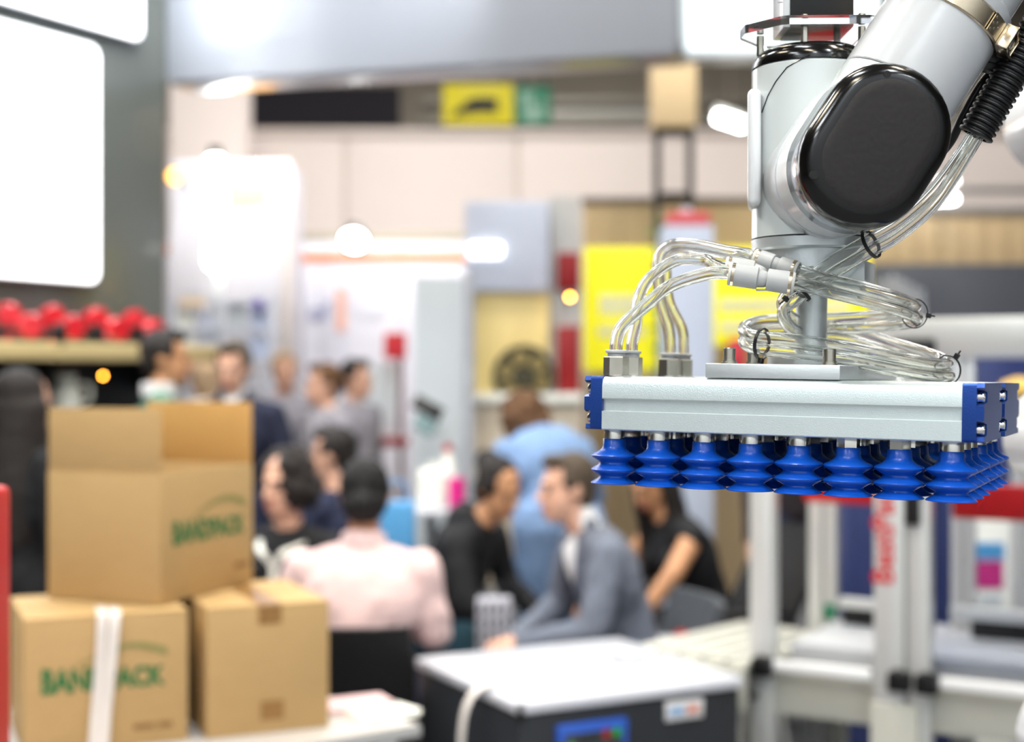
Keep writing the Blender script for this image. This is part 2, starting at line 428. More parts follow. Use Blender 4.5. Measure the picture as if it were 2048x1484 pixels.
# dark cupboard below the shelf
cb = thing('dark_cupboard', 'dark low display cupboard under the wooden shelf', 'cupboard', frame_m(wall_pt(2.2, 0), WDIR, -WN))
MB().box2((0, -0.34, 0), (2.1, -0.01, 1.40), 0.006).build('body', mat('dark_cupboard_laminate', (34, 38, 46), 0.4, 0, 0.1, 4), cb, True)
for i in range(3):
    d = MB().box2((0.02 + 0.7 * i, -0.36, 0.05), (0.69 + 0.7 * i, -0.342, 1.37), 0.004).build('door', mat('dark_cupboard_door', (40, 45, 54), 0.35), cb, True)
    MB().box2((0.6 + 0.7 * i, -0.378, 0.7), (0.615 + 0.7 * i, -0.362, 0.95), 0.003).build('handle', m_steel, d, True)
MB().box2((0, -0.03, 1.40), (2.1, -0.01, shz - 0.08)).build('shade_panel', mat('dark_cupboard_laminate', (34, 38, 46), 0.4), cb, True)  # dark sheet, partly standing in for the shade under the shelf
# amber lamps glowing in the gap
for i, (px, py, d, lb) in enumerate(((206, 752, 6.35, 'small amber indicator lamp shining under the shelf, the brighter one'), (108, 752, 6.2, 'small dim amber indicator lamp under the shelf'))):
    th = thing('indicator_lamp', lb, 'lamp', P(px, py, d), 'amber lamps under the shelf')
    MB().sph(P(px, py, d), 0.007, 12, 8).build('bulb', m_amber if i == 0 else mat('dim_amber', (255, 170, 60), 0.5, emit=7, var=0), th)
    MB().cyl(P(px, py, d) + V(0, 0.008, 0), P(px, py, d) + V(-0.02, 0.06, 0), 0.009, 0.009, 12).build('socket', m_black, th)
def on_wall_line(px, off):              # where the sight line of a column of the picture meets a line parallel to the dark wall
    base = WC + WN * off; rx = (px - 1024) / FPX
    return base - WDIR * ((base.x - rx * base.y) / (WDIR.x - rx * WDIR.y))
for px, lb in ((14, 'white porcelain jug at the left edge under the shelf'), (132, 'white porcelain jug just above the flap of the open cardboard box')):
    p = on_wall_line(px, 0.2); hgt = 0.185
    th = thing('jug', lb, 'jug', Matrix.Translation((p.x, p.y, 1.402)) @ Matrix.Rotation(R(20), 4, 'Z'))
    MB().lathe([(0.0, 0), (0.05, 0), (0.066, hgt * 0.3), (0.062, hgt * 0.62), (0.04, hgt * 0.85), (0.046, hgt), (0.04, hgt), (0.034, hgt * 0.85), (0, hgt * 0.8)], 24).build('body', m_whitep, th, True)
    MB().tube(cat_rom([(0.05, 0, hgt * 0.78), (0.1, 0, hgt * 0.72), (0.1, 0, hgt * 0.4), (0.06, 0, hgt * 0.3)], 6), 0.008, 10).build('handle', m_whitep, th, True)

# ================================================================== FAR STANDS
def slab(name, mtl, x0, x1, y0, y1, d, th=0.08, parent=None, bevel=0.006, front=0.0, **kw):
    """upright board whose front face stands d metres away and covers pixel columns x0-x1, rows y0-y1"""
    p = P(x0, y1, d); q = P(x1, y0, d)
    return MB().box2((p.x, d - front, max(p.z, 0.0)), (q.x, d + th, q.z), bevel).build(name, mtl, parent, **kw)
def slab_floor(name, mtl, x0, x1, y0, d, th=0.08, parent=None, **kw):
    p = P(x0, 742, d); q = P(x1, y0, d)
    return MB().box2((p.x, d, 0), (q.x, d + th, q.z), 0.006).build(name, mtl, parent, **kw)

# white stand with an orange stripe
D = 11.6
st = thing('white_stand_wall', 'long white exhibition stand wall with an orange stripe and lettering', 'stand wall', P(640, 742, D) * 1.0 - Z * CAMZ)
edges = [330, 480, 640, 800, 945]
for i in range(4): slab_floor('wall_panel', m_boothw, edges[i] + 0.5, edges[i + 1] - 0.5, 484, D, 0.06, st)
slab('stripe', m_orange, 480, 945, 505, 524, D, 0.01, st, 0.0, front=0.012)
slab('stripe', m_orange, 331, 392, 489, 508, D, 0.01, st, 0.0, front=0.012)
slab('top_rail', mat('olive_grey_rail', (168, 160, 140), 0.6), 560, 945, 466, 484, D, 0.08, st)
M = frame_m(P(618, 640, D) + V(0, -0.012, 0), (1, 0, 0), Z)
text_mb('of', 0.20, M, 0.003, 0.004).build('lettering', mat('blue_grey_lettering', (150, 154, 190), 0.6), st)
slab('orange_mark', mat('pale_orange_mark', (246, 190, 170), 0.6), 672, 692, 575, 662, D, 0.01, st, 0, front=0.012)
M = frame_m(P(716, 636, D) + V(0, -0.012, 0), (1, 0, 0), Z)
text_mb('ine', 0.17, M, 0.003).build('lettering', mat('very_pale_lettering', (226, 228, 236), 0.6), st)
# white tower at its left end, with a lit sign
D = 10.6
tw = thing('stand_tower', 'white square stand tower with a warm lit sign near its top', 'stand tower', V(P(455, 742, D).x, D, 0))
slab_floor('tower_body', mat('pale_grey_tower', (192, 190, 196), 0.5, 0, 0.03, 2), 338, 575, 322, D, 0.8, tw)
lb = slab('lit_sign', m_warm, 440, 541, 343, 395, D, 0.03, tw, 0.01, front=0.05)
slab('corner_post', m_beige2, 566, 580, 322, 800, D, 0.05, tw, front=0.03)
# bright tube lamp in front of the tower
def tube_lamp(px0, py0, px1, py1, d, r, label, mt=None):
    a = P(px0, py0, d); c = P(px1, py1, d)
    th = thing('tube_lamp', label, 'lamp', (a + c) / 2)
    MB().rcone(a, r, c, r).build('diffuser', mt or m_lamp, th)
    MB().cyl(a + (a - c).normalized() * (r * 0.8), a + (a - c).normalized() * (r + 0.05), r * 0.6, r * 0.6, 16).build('end_cap', m_black, th)
    MB().bar(a + V(0, r + 0.02, 0), V(c.x, c.y + r + 0.02, 0), 0.06, 0.03, 0.004).build('mounting_rail', m_frame, th)
    return th
tube_lamp(431, 330, 431, 520, 10.0, 0.075, 'upright bright white tube lamp on the white stand tower')
def spot(px, py, d, r, label, aim=V(0, -0.8, -0.6), mt=None, cat='spotlight', wall_y=11.62):
    c = P(px, py, d); aim = aim.normalized()
    th = thing('spotlight', label, cat, c)
    Mx = Matrix.Translation(c) @ aim.to_track_quat('Z', 'Y').to_matrix().to_4x4()
    MB().lathe([(0, -0.16), (r * 0.6, -0.16), (r * 1.05, -0.03), (r * 1.08, 0.02), (r * 0.98, 0.02), (r * 0.95, -0.01)], 24, Mx).build('housing', m_black, th)
    MB().lathe([(0, 0.016), (r * 0.6, 0.014), (r * 0.95, 0.0)], 24, Mx).build('lens', mt or m_lamp, th)
    MB().cyl(c - aim * 0.1, V(c.x, wall_y, c.z - .03), 0.012, 0.012, 10).build('bracket_arm', m_black, th)
    return th
spot(708, 480, 11.0, 0.10, 'round bright spotlight shining over the orange stripe of the white stand')
spot(350, 352, 10.2, 0.055, 'small warm spotlight at the left side of the white stand tower', V(0, -1, -0.1), m_warm, wall_y=10.62)
# white rack with papers behind the standing visitors
D = 9.6
rk = thing('display_rack', 'white wire display rack with leaflets in front of the white stand', 'display rack', V(P(440, 742, D).x, D, 0))
for x in (345, 445, 540): slab_floor('post', m_lav, x - 4, x + 4, 596, D, 0.03, rk)
for y in (600, 655, 712, 770): slab('shelf', m_lav, 341, 544, y, y + 7, D, 0.25, rk)
for k, (x, y, w, h) in enumerate(((352, 618, 36, 37), (395, 622, 40, 33), (455, 612, 36, 43), (498, 616, 36, 39), (352, 672, 38, 40), (398, 668, 40, 44), (455, 676, 34, 36), (496, 670, 38, 42))):
    slab('leaflet', (m_whitep, m_lav, m_paleg, mat('pale_blue_leaflet', (196, 208, 236), 0.6))[k % 4], x, x + w, y, y + h, D + 0.04, 0.01, rk, 0.0)
slab('header_card', mat('peach_card', (250, 220, 180), 0.6), 360, 410, 596, 612, D, 0.02, rk, 0, front=0.03)
slab('violet_tag', mat('violet_tag', (150, 140, 214), 0.6), 505, 528, 598, 616, D, 0.02, rk, 0, front=0.03)

# dark sheet standing in for the unlit far opening; signs hanging there
slab('opening_panel', mat('dark_hall_opening', (34, 32, 40), 0.9, 0, 0.2, 1), 492, 800, 172, 252, 15.0, 0.1,
     kind='structure')
sg = thing('hanging_sign', 'hanging yellow sign with a black vehicle shape above the beige partition', 'sign', P(955, 250, 14.2))
slab('board', m_yellow2, 886, 1027, 168, 250, 14.2, 0.05, sg)
M = frame_m(P(905, 235, 14.18), (1, 0, 0), Z); k = 14.2 / FPX
poly = [(0, 0.05), (8, 2), (22, 8), (70, 12), (88, 8), (90, 38), (52, 40), (30, 34), (18, 20), (4, 14)]
MB().prism([(x * k, y * k) for x, y in poly], 0.012, M).build('vehicle_shape', m_ink, sg)
for x in (905, 1010):
    MB().cyl(P(x, 168, 14.22), V(P(x, 60, 14.22).x, 14.22, 8.0), 0.012, 0.012, 8).build('hanging_wire', m_black, sg)
sg = thing('hanging_sign', 'hanging green sign with pale symbols beside the yellow sign', 'sign', P(1065, 250, 14.2))
slab('board', m_gsign, 1030, 1102, 172, 250, 14.2, 0.05, sg)
for x, y, w, h in ((1044, 186, 22, 26), (1048, 216, 30, 26), (1080, 196, 8, 44)):
    slab('symbol', mat('pale_green_symbol', (150, 186, 168), 0.6), x, x + w, y, y + h, 14.19, 0.01, sg, 0)
for x in (1045, 1090):
    MB().cyl(P(x, 172, 14.22), V(P(x, 60, 14.22).x, 14.22, 8.0), 0.012, 0.012, 8).build('hanging_wire', m_black, sg)
# roof beams of the far hall
for i, (y, d) in enumerate(((196, 18.0), (232, 19.0))):
    slab('trim_%d' % (i + 1), mat('grey_brown_roof_beam', (96, 92, 84), 0.8), 840, 2200, y, y + 16, d, 0.3, kind='structure')
slab('trim_3', mat('pale_roof_panel', (168, 166, 160), 0.8), 1040, 1320, 206, 240, 20.5, 0.1, kind='structure')
# bright white ceiling raft at the top, behind the robot
rf = thing('light_raft', 'large pale blue-white suspended light raft at the top behind the robot', 'light raft', P(1500, 60, 8.0))
p = P(1352, 100, 8.0); q = P(1760, -200, 8.0)
MB().box2((p.x, 8.0, p.z), (q.x, 8.12, q.z), 0.01).build('raft_panel', mat('pale_raft_panel', (226, 238, 244), 0.5, 0, 0.02, 1, emit=0.75), rf)
MB().box2((p.x - 0.03, 7.98, p.z - 0.05), (q.x + 0.03, 8.14, p.z), 0.01).build('raft_edge', m_paleg, rf)
# wood clad box on a black lattice leg
D = 9.0
tr = thing('truss_column', 'tan wood-clad box on a black lattice column', 'column', V(P(1352, 742, D).x, D, 0))
slab('wood_box', mat('pale_tan_box', (224, 198, 156), 0.6, 0, 0.06, 3), 1308, 1394, 112, 252, D, 0.3, tr)
for x in (1314, 1380):
    slab_floor('upright', m_black, x - 6, x + 8, 252, D + 0.05, 0.05, tr)
for y in (256, 384): slab('crossbar', m_black, 1312, 1388, y, y + 12, D + 0.06, 0.04, tr)
# fluorescent fittings seen between
def batten(x0, y0, x1, y1, d, r, label):
    a = P(x0, y0, d); c = P(x1, y1, d)
    th = thing('batten_light', label, 'lamp', (a + c) / 2)
    MB().bar(a, c, r * 2, r * 1.2, r * 0.4).build('diffuser', m_lamp, th)
    MB().bar(a + V(0, 0.03, r), c + V(0, 0.03, r), r * 2.3, 0.04, 0.005).build('housing', m_frame, th)
    for e in (a, c): MB().cyl(e + V(0, 0.03, r), V(e.x, e.y + 0.03, 8.0), 0.006, 0.006, 8).build('hanging_wire', m_black, th)
batten(1430, 232, 1492, 252, 9.6, 0.055, 'bright batten light just left of the robot wrist')
batten(1848, 400, 1912, 398, 9.0, 0.035, 'bright batten light right of the black robot cap, the lower one')
batten(1880, 364, 1912, 362, 9.2, 0.03, 'short bright batten light right of the black robot cap, the upper one')

# ------------------------------------------------------------------ pale machine cabinet with the wheel
D = 8.2
mc = thing('machine_cabinet', 'pale lavender machine cabinet with a yellow window showing a dark wheel', 'machine', V(P(1045, 742, D).x, D, 0))
slab('header', m_lav, 930, 1098, 402, 582, D, 0.6, mc)
slab('side_panel', mat('grey_beige_side', (196, 194, 190), 0.5), 1100, 1162, 392, 800, D + 0.1, 0.5, mc)
slab('window_panel', m_cream, 948, 1098, 584, 790, D + 0.05, 0.4, mc)
slab('frame_post', m_paleg, 928, 947, 584, 800, D, 0.3, mc)
slab('base', mat('beige_base', (206, 192, 170), 0.5), 930, 1162, 800, 1180, D - 0.1, 0.7, mc)
slab('ledge', m_whitep, 928, 1164, 788, 806, D - 0.15, 0.8, mc)
slab('red_panel', m_dred, 1114, 1160, 505, 580, D + 0.06, 0.1, mc); slab('red_panel', m_dred, 1114, 1160, 652, 786, D + 0.06, 0.1, mc)
slab('glint_strip', m_screen, 938, 1004, 488, 514, D, 0.03, mc, 0.01, front=0.03)  # glowing strip stands in for a spotlight's reflection on the header
wc = P(1048, 752, D - 0.02); Mx = Matrix.Translation(wc) @ Matrix.Rotation(R(90), 4, 'X')
rr = 62 * D / FPX
wh = MB().lathe([(rr * 0.78, -0.03), (rr, -0.03), (rr, 0.03), (rr * 0.78, 0.03), (rr * 0.78, -0.03)], 40, Mx, cap=False)
wh.lathe([(0, -0.035), (rr * 0.36, -0.035), (rr * 0.36, 0.035), (0, 0.035)], 28, Mx)
for k in range(6):
    a = R(60 * k + 12); dv = V(math.cos(a), 0, math.sin(a)); wh.bar(wc + dv * rr * 0.3, wc + dv * rr * 0.82, 0.03, rr * 0.2, 0.004, up=(0, 1, 0))
wh.build('wheel', m_gear, mc)
p = P(1140, 594, D - 0.1)
MB().sph(p, 0.012, 12, 8).build('lamp_bulb', m_amber, mc)
MB().cyl(p + V(0, 0.01, 0), p + V(0, 0.17, 0), 0.014, 0.014, 12).build('lamp_socket', m_black, mc)
# pale grey upright panel and monitor
D = 7.9
pn = thing('grey_partition', 'tall pale grey partition panel left of the lavender machine cabinet', 'partition', V(P(885, 742, D).x, D, 0))
slab_floor('panel', m_paleg, 828, 925, 552, D, 0.05, pn)
slab_floor('edge_strip', mat('mottled_grey_strip', (178, 182, 190), 0.5, 0, 0.15, 8), 927, 948, 540, D + 0.02, 0.05, pn)
slab('foot', m_frame, 822, 952, 1290, 1312, D - 0.1, 0.3, pn)
mo = thing('monitor', 'small black tilted monitor on an arm against the grey partition', 'monitor', P(855, 815, 7.5))
Mx = Matrix.Translation(P(855, 816, 7.55)) @ Matrix.Rotation(R(28), 4, 'Y') @ Matrix.Rotation(R(-20), 4, 'X')
MB().box((0, 0, 0), (0.17, 0.02, 0.075), None, 0.006).v
bm_ = MB().box((0, 0, 0), (0.17, 0.02, 0.08), None, 0.006); bm_.v = [Mx @ v for v in bm_.v]; bm_.build('screen', m_black, mo)
bm_ = MB().box((0.03, 0.01, -0.085), (0.12, 0.016, 0.09), None, 0.006); bm_.v = [Mx @ v for v in bm_.v]; bm_.build('keypad', mat('teal_grey_keypad', (112, 138, 142), 0.5), mo)
MB().cyl(P(855, 816, 7.56), P(858, 830, 7.89), 0.014, 0.014, 12).build('arm', m_frame, mo)
# red flag sign on its stand, white roller banner
D = 9.0
fl = thing('red_sign_stand', 'red square sign on a dark red post by the white roller banner', 'sign', V(P(800, 742, D).x, D, 0))
slab('sign_board', mat('bright_red_board', (226, 54, 66), 0.5), 768, 812, 666, 718, D, 0.03, fl)
slab_floor('post', mat('maroon_post', (92, 30, 34), 0.5), 796, 806, 718, D + 0.01, 0.04, fl)
slab('foot', m_dred, 738, 812, 878, 894, D - 0.05, 0.3, fl)
slab_floor('foot_leg', m_dred, 742, 752, 894, D, 0.05, fl)
rb = thing('roller_banner', 'plain white roller banner standing beside the red post', 'banner', V(P(765, 742, D).x, D, 0))
slab('banner_sheet', mat('white_banner', (232, 242, 250), 0.5), 732, 794, 724, 874, D + 0.1, 0.01, rb, 0)
slab_floor('support', m_frame, 760, 766, 722, D + 0.14, 0.02, rb)
# counters with dark equipment in front of the far white stand
D = 9.2
ct = thing('grey_counter', 'long grey counter crowded with small equipment in front of the white stand', 'counter', V(P(640, 742, D).x, D, 0))
slab_floor('counter_front', mat('mid_grey_counter', (134, 138, 146), 0.5, 0, 0.1, 2), 545, 730, 812, D, 0.4, ct)
slab('counter_top', m_paleg, 540, 735, 806, 814, D - 0.03, 0.5, ct)
eq = [(556, 592, 776, 'small black boxy machine on the grey counter, leftmost', m_black), (600, 628, 784, 'pale grey rounded machine on the grey counter beside the black one', m_paleg), (640, 668, 778, 'slate machine on the grey counter, third from the left', m_slate), (690, 722, 788, 'dark charcoal machine at the right end of the grey counter', m_darkpanel)]
for x0, x1, y0, lb_, mt in eq:
    p = P(x0, 806, D + 0.2); q = P(x1, y0, D + 0.2); t = thing('counter_machine', lb_, 'machine', V((p.x + q.x) / 2, D + 0.2, p.z), 'machines on the grey counter')
    w = q.x - p.x; h = q.z - p.z
    MB().box2((p.x, D + 0.1, p.z + 0.01), (q.x, D + 0.3, p.z + h * 0.6), 0.012).build('body', mt, t)
    MB().box2((p.x + w * 0.2, D + 0.14, p.z + h * 0.6), (q.x - w * 0.1, D + 0.28, q.z), 0.012).build('head', mt, t)
    MB().box2((p.x + w * 0.3, D + 0.09, p.z + h * 0.2), (q.x - w * 0.3, D + 0.1, p.z + h * 0.45), 0.002).build('control_panel', m_paleg, t)

# ------------------------------------------------------------------ yellow stand on the right
D = 9.4
ws = thing('wall_stand_wood', None, None, V(P(1340, 742, D).x, D, 0), kind='structure')
x = 1166
while x < 1515:
    slab_floor('plank', m_slat, x + 0.4, x + 28.6, 404, D, 0.04, ws); x += 29
slab('top_rail', mat('dark_taupe_rail', (110, 100, 96), 0.6), 1164, 1516, 394, 406, D - 0.02, 0.1, ws)
ws = thing('wall_stand_right', None, None, V(P(1900, 742, D).x, D, 0), kind='structure')
x = 1516
while x < 2260:
    slab('plank', m_slat, x + 0.4, x + 45.6, 428, 528, D, 0.04, ws); x += 46
slab_floor('lower_wall', m_slate, 1735, 2260, 527, D, 0.06, ws)
slab('top_rail', mat('grey_double_rail', (126, 124, 124), 0.5), 1516, 2260, 414, 428, D - 0.03, 0.1, ws)
slab('upper_rail', mat('grey_double_rail', (126, 124, 124), 0.5), 1516, 2260, 372, 384, D - 0.03, 0.08, ws)
# pale slanted lettering on the slate wall
ltr = mat('pale_grey_lettering', (178, 182, 194), 0.5)
for k in range(7):
    x0 = 1756 + 14 * k; M = Matrix.Identity(4)
    p = P(x0, 640, D - 0.012); s_ = D / FPX
    MB().prism([(0, 0), (9 * s_, 0), (9 * s_ - 3 * s_, (90 - abs(k - 2) * 7) * s_), (-3 * s_, (90 - abs(k - 2) * 7) * s_)], 0.01, frame_m(p, (1, 0, 0), Z)).build('letter_stroke', ltr, ws)
def ysign(label, x0, x1, y0, y1, d, rows):
    th = thing('yellow_sign', label, 'sign', V(P((x0 + x1) / 2, 742, d).x, d, 0))
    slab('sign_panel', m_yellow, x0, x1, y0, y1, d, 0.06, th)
    for (a, b_, c, e) in rows:
        xx = a; i = 0
        while xx < b_:
            w = (9, 13, 7, 11)[i % 4]; slab('white_print', m_whitep, xx, min(xx + w, b_), c, e, d, 0.01, th, 0, front=0.008); xx += w + 4; i += 1
    for e in (x0 + 8, x1 - 14): slab_floor('leg', m_frame, e, e + 6, y1, d + 0.02, 0.03, th)
    return th
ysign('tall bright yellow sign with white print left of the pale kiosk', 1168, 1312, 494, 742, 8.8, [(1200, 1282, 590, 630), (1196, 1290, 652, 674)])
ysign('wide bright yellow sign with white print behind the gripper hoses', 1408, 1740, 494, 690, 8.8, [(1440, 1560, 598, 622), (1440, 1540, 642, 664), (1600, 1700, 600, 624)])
D = 7.6
ks = thing('pale_kiosk', 'pale blue-grey kiosk tower with a red top behind the hoses', 'kiosk', V(P(1385, 742, D).x, D, 0))
slab_floor('tower', mat('pale_blue_kiosk', (198, 208, 228), 0.4, 0, 0.02, 3), 1328, 1428, 450, D, 0.3, ks)
slab('red_top', mat('coral_red_top', (226, 96, 100), 0.5), 1338, 1420, 424, 450, D + 0.02, 0.25, ks)
slab('lamp_cap', m_lav, 1364, 1384, 414, 430, D + 0.05, 0.1, ks)
slab('shelf_box', mat('red_shelf_box', (214, 60, 76), 0.5), 1460, 1492, 676, 742, D, 0.1, ks)
# potted plant climbing beside the kiosk
pl = thing('climbing_plant', 'narrow leafy green plant beside the red-topped kiosk', 'plant', V(P(1317, 742, 8.0).x, 8.0, 0))
c0 = P(1318, 742, 8.0)
MB().cyl(V(c0.x, 8.0, 0), V(c0.x, 8.0, 0.4), 0.1, 0.13, 20).build('pot', m_black, pl)
MB().cyl(V(c0.x, 8.0, 0.38), V(c0.x, 8.0, 2.4), 0.014, 0.008, 8).build('stem', m_leaf, pl)
rnd = random.Random(3)
for k in range(46):
    z = 0.6 + 1.85 * k / 45; a = k * 2.4; L = 0.09 + 0.05 * rnd.random()
    dv = V(math.cos(a), math.sin(a), 0.25 - 0.5 * rnd.random()).normalized(); sd = dv.cross(Z).normalized(); o = V(c0.x, 8.0, z)
    MB().add([o, o + dv * L * 0.4 + sd * 0.03, o + dv * L, o + dv * L * 0.4 - sd * 0.03, o + dv * L * 0.4 + V(0, 0, 0.008), o + dv * L * 0.4 - V(0, 0, 0.006)],
             [(0, 1, 4), (1, 2, 4), (2, 3, 4), (3, 0, 4), (1, 0, 5), (2, 1, 5), (3, 2, 5), (0, 3, 5)]).build('leaf', m_leaf, pl, smooth=0)

# ================================================================== CARTON SEALING MACHINE (aluminium guard frame)
FR = thing('carton_sealing_machine', 'aluminium-framed carton sealing machine with red guard band and vertical red lettering', 'machine', V(0.95, 4.1, 0))
FO = P(1527, 1330, 4.17); FU = V(0.868, -0.496, 0).normalized(); FV = V(0.496, 0.868, 0).normalized()
def fp(t, w, z): return V(FO.x, FO.y, 0) + FU * t + FV * w + Z * z
FROT = frame_m((0, 0, 0), FU, FV).to_3x3()
def fbox(name, mt, t0, t1, w0, w1, z0, z1, bev=0.004, parent=None, **kw):
    return MB().box(fp((t0 + t1) / 2, (w0 + w1) / 2, (z0 + z1) / 2), (abs(t1 - t0), abs(w1 - w0), abs(z1 - z0)), FROT, bev).build(name, mt, parent or FR, **kw)
def ft(px, w=0.0):      # distance along the front at which a picture column falls
    rx = (px - 1024) / FPX; o = fp(0, w, 0)
    return (rx * o.y - o.x) / (FU.x - rx * FU.y)
ZT = 1.66
t_a0, t_a1 = ft(1506), ft(1551)
t_c0, t_c1, t_c2 = ft(1757), ft(1816), ft(1864)
fbox('corner_post', m_frame, t_a0, t_a1, -0.03, 0.03, 0, 1.36)
fbox('wide_post', m_frame, t_c0, t_c1, -0.05, 0.03, 0, ZT)
fbox('narrow_post', m_frame, t_c1 + 0.003, t_c2, -0.03, 0.03, 0, ZT)
fbox('end_post', m_frame, t_c2 + 0.62, t_c2 + 0.68, -0.03, 0.03, 0, ZT)
for i, (pxa, pxb) in enumerate(((1622, 1650), (1654, 1676))):
    fbox('rear_post', m_frame, ft(pxa, 0.55), ft(pxb, 0.55), 0.52, 0.56, 0, ZT)
for i, (pxa, pxb) in enumerate(((1906, 1928), (1932, 1952))):
    fbox('rear_post', m_frame, ft(pxa, 0.55), ft(pxb, 0.55), 0.52, 0.56, 0, ZT)
fbox('top_rail', m_frame, t_c0 - 0.13, t_c2 + 0.7, -0.035, 0.035, ZT, ZT + 0.085)
fbox('top_rail_rear', m_frame, t_a0, t_c2 + 0.9, 0.51, 0.57, ZT - 0.02, ZT + 0.05)
fbox('clamp', m_black, t_c1 - 0.03, t_c2 + 0.02, -0.06, -0.034, ZT - 0.02, ZT + 0.03, 0.01)
for tt in (t_c1 - 0.005, t_c2 - 0.015):
    MB().cyl(fp(tt, -0.06, ZT - 0.012), fp(tt, -0.075, ZT - 0.012), 0.016, 0.016, 18).build('clamp_knob', m_black, FR)
fbox('guard_rail', mat('bright_white_rail', (246, 248, 250), 0.3, 0.1), t_a1 - 0.01, t_c0 - 0.01, -0.05, -0.02, 0.735, 0.765, 0.006)
fbox('guard_rail', mat('bright_white_rail', (246, 248, 250), 0.3), t_c2 + 0.03, t_c2 + 0.8, -0.05, -0.02, 0.735, 0.765, 0.006)
for tt in (t_a1 - 0.02, t_c1 - 0.01, t_c2 + 0.0):
    k_ = MB().box(fp(tt, -0.055, 0.745), (0.06, 0.05, 0.055), FROT, 0.008); k_.cyl(fp(tt, -0.07, 0.765), fp(tt, -0.1, 0.765), 0.018, 0.014, 16)
    k_.build('rail_clamp', m_black, FR)
# bed: side beam, lower beam, legs
fbox('bed_beam', m_machine, t_a0, t_c2 + 0.9, 0.0, 0.05, 0.60, 0.725)
fbox('lower_beam', m_machine, t_a0 + 0.04, t_c2 + 0.9, -0.02, 0.02, 0.25, 0.32)
fbox('bed_top', mat('grey_bed', (176, 178, 182), 0.4), t_a1 + 0.03, t_c2 + 0.9, 0.05, 0.6, 0.735, 0.80)
fbox('machine_leg', m_machine, ft(1752), ft(1845), -0.06, 0.0, 0, 0.68)
fbox('machine_leg', m_machine, ft(1490), ft(1540), 0.03, 0.09, 0, 0.66)
fbox('inner_rail', m_frame, ft(1680, 0.4), ft(1790, 0.4), 0.38, 0.42, 0.86, 0.89)
fbox('inner_rail', m_frame, t_c2 - 0.02, t_c2 + 0.9, 0.3, 0.34, 0.87, 0.905)
fbox('dark_slot', m_black, ft(1686, 0.45), ft(1790, 0.45), 0.44, 0.46, 0.795, 0.855)
fbox('dark_slot', m_black, t_c2 + 0.02, t_c2 + 0.9, 0.4, 0.42, 0.80, 0.865)
fbox('handle', m_black, ft(1818), ft(1848), -0.05, -0.032, 1.175, 1.32, 0.008)
# red head guard across the machine
fbox('red_guard', m_red, ft(1610, 0.3), ft(1756, 0.3), 0.28, 0.32, 1.195, 1.275, 0.01)
fbox('red_guard', m_red, t_c2 + 0.03, t_c2 + 0.9, 0.1, 0.14, 1.185, 1.285, 0.01)
fbox('green_label', m_gsign, ft(1650, 0.5), ft(1672, 0.5), 0.49, 0.50, 0.80, 0.85)
# vertical red lettering on the wide post
M = frame_m(fp(t_c0 + 0.055, -0.0515, 1.008), Z, -FU)
text_mb('BestPack', 0.085, M, 0.0006, 0.0016, sx=1.0).build('lettering', mat('red_lettering', (204, 40, 46), 0.5), FR)
# guard doors of tinted plastic in the frame
mt_pane = mat('clear_guard_pane', (238, 242, 250), 0.03, 0, 0.01, 3, trans=1.0, ior=1.1)
fbox('guard_pane', mt_pane, t_c2 + 0.004, t_c2 + 0.615, -0.004, 0.004, 0.78, ZT - 0.005, 0)
# navy cabinet behind the guard
nv = thing('navy_cabinet', 'dark navy cabinet behind the aluminium guard frame', 'cabinet', V(1.9, 5.6, 0))
p = P(1690, 690, 5.6); q = P(2300, 690, 5.6)
MB().box2((p.x, 5.6, 0.0), (q.x, 6.0, p.z), 0.008).build('body', m_navyp, nv)
for k in range(3):
    w = (q.x - p.x) / 3
    MB().box2((p.x + w * k + 0.02, 5.585, 0.1), (p.x + w * (k + 1) - 0.02, 5.6, p.z - 0.05), 0.005).build('door', mat('navy_door', (52, 62, 110), 0.3), nv)
yb = MB(); c = P(2040, 775, 4.9)
yb.lathe([(0, 0), (0.075, 0), (0.078, 0.02), (0.06, 0.045), (0.02, 0.06), (0, 0.062)], 28, Matrix.Translation((c.x, c.y, P(2040, 790, 4.9).z)))
hb = thing('beacon', 'yellow rounded beacon at the right edge just above the gripper', 'beacon', V(c.x, c.y, P(2040, 790, 4.9).z))
yb.build('dome', mat('amber_yellow_plastic', (220, 176, 70), 0.4), hb)
MB().cyl(V(c.x, c.y, P(2040, 790, 4.9).z - 0.002), V(c.x, c.y, 0.0), 0.03, 0.03, 16).build('stand_pole', m_frame, hb)
# infeed roller table to the left of the machine
cv = thing('conveyor_table', 'short white slatted conveyor table leading into the sealing machine', 'conveyor', V(0.6, 4.5, 0))
CO = P(1262, 1300, 4.36); CU = (P(1508, 1345, 4.06) - CO); CU.z = 0; CL = CU.length - 0.03; CU.normalize(); CVd = V(-CU.y, CU.x, 0)
cz = 0.745
CR = frame_m((0, 0, 0), CU, CVd).to_3x3()
def cpt(t, w, z): return V(CO.x, CO.y, 0) + CU * t + CVd * w + Z * z
for w0 in (0.0, 0.62):
    MB().box(cpt(CL / 2, w0, cz - 0.06), (CL, 0.035, 0.13), CR, 0.004).build('side_rail', m_machine, cv)
for k in range(5):
    t = (k + 0.5) * CL / 5
    MB().box(cpt(t, 0.31, cz + 0.004), (CL / 5 - 0.016, 0.58, 0.022), CR, 0.006).build('slat', m_machine, cv)
for k in range(1, 5):
    MB().box(cpt(k * CL / 5, 0.31, cz + 0.002), (0.013, 0.58, 0.018), CR, 0.001).build('gap_strip', m_darkpanel, cv)  # dark filler stands in for the shade in the slat gaps
    MB().box(cpt(k * CL / 5, 0.017, cz - 0.004), (0.018, 0.006, 0.016), CR, 0.001).build('slat_clip', m_black, cv)
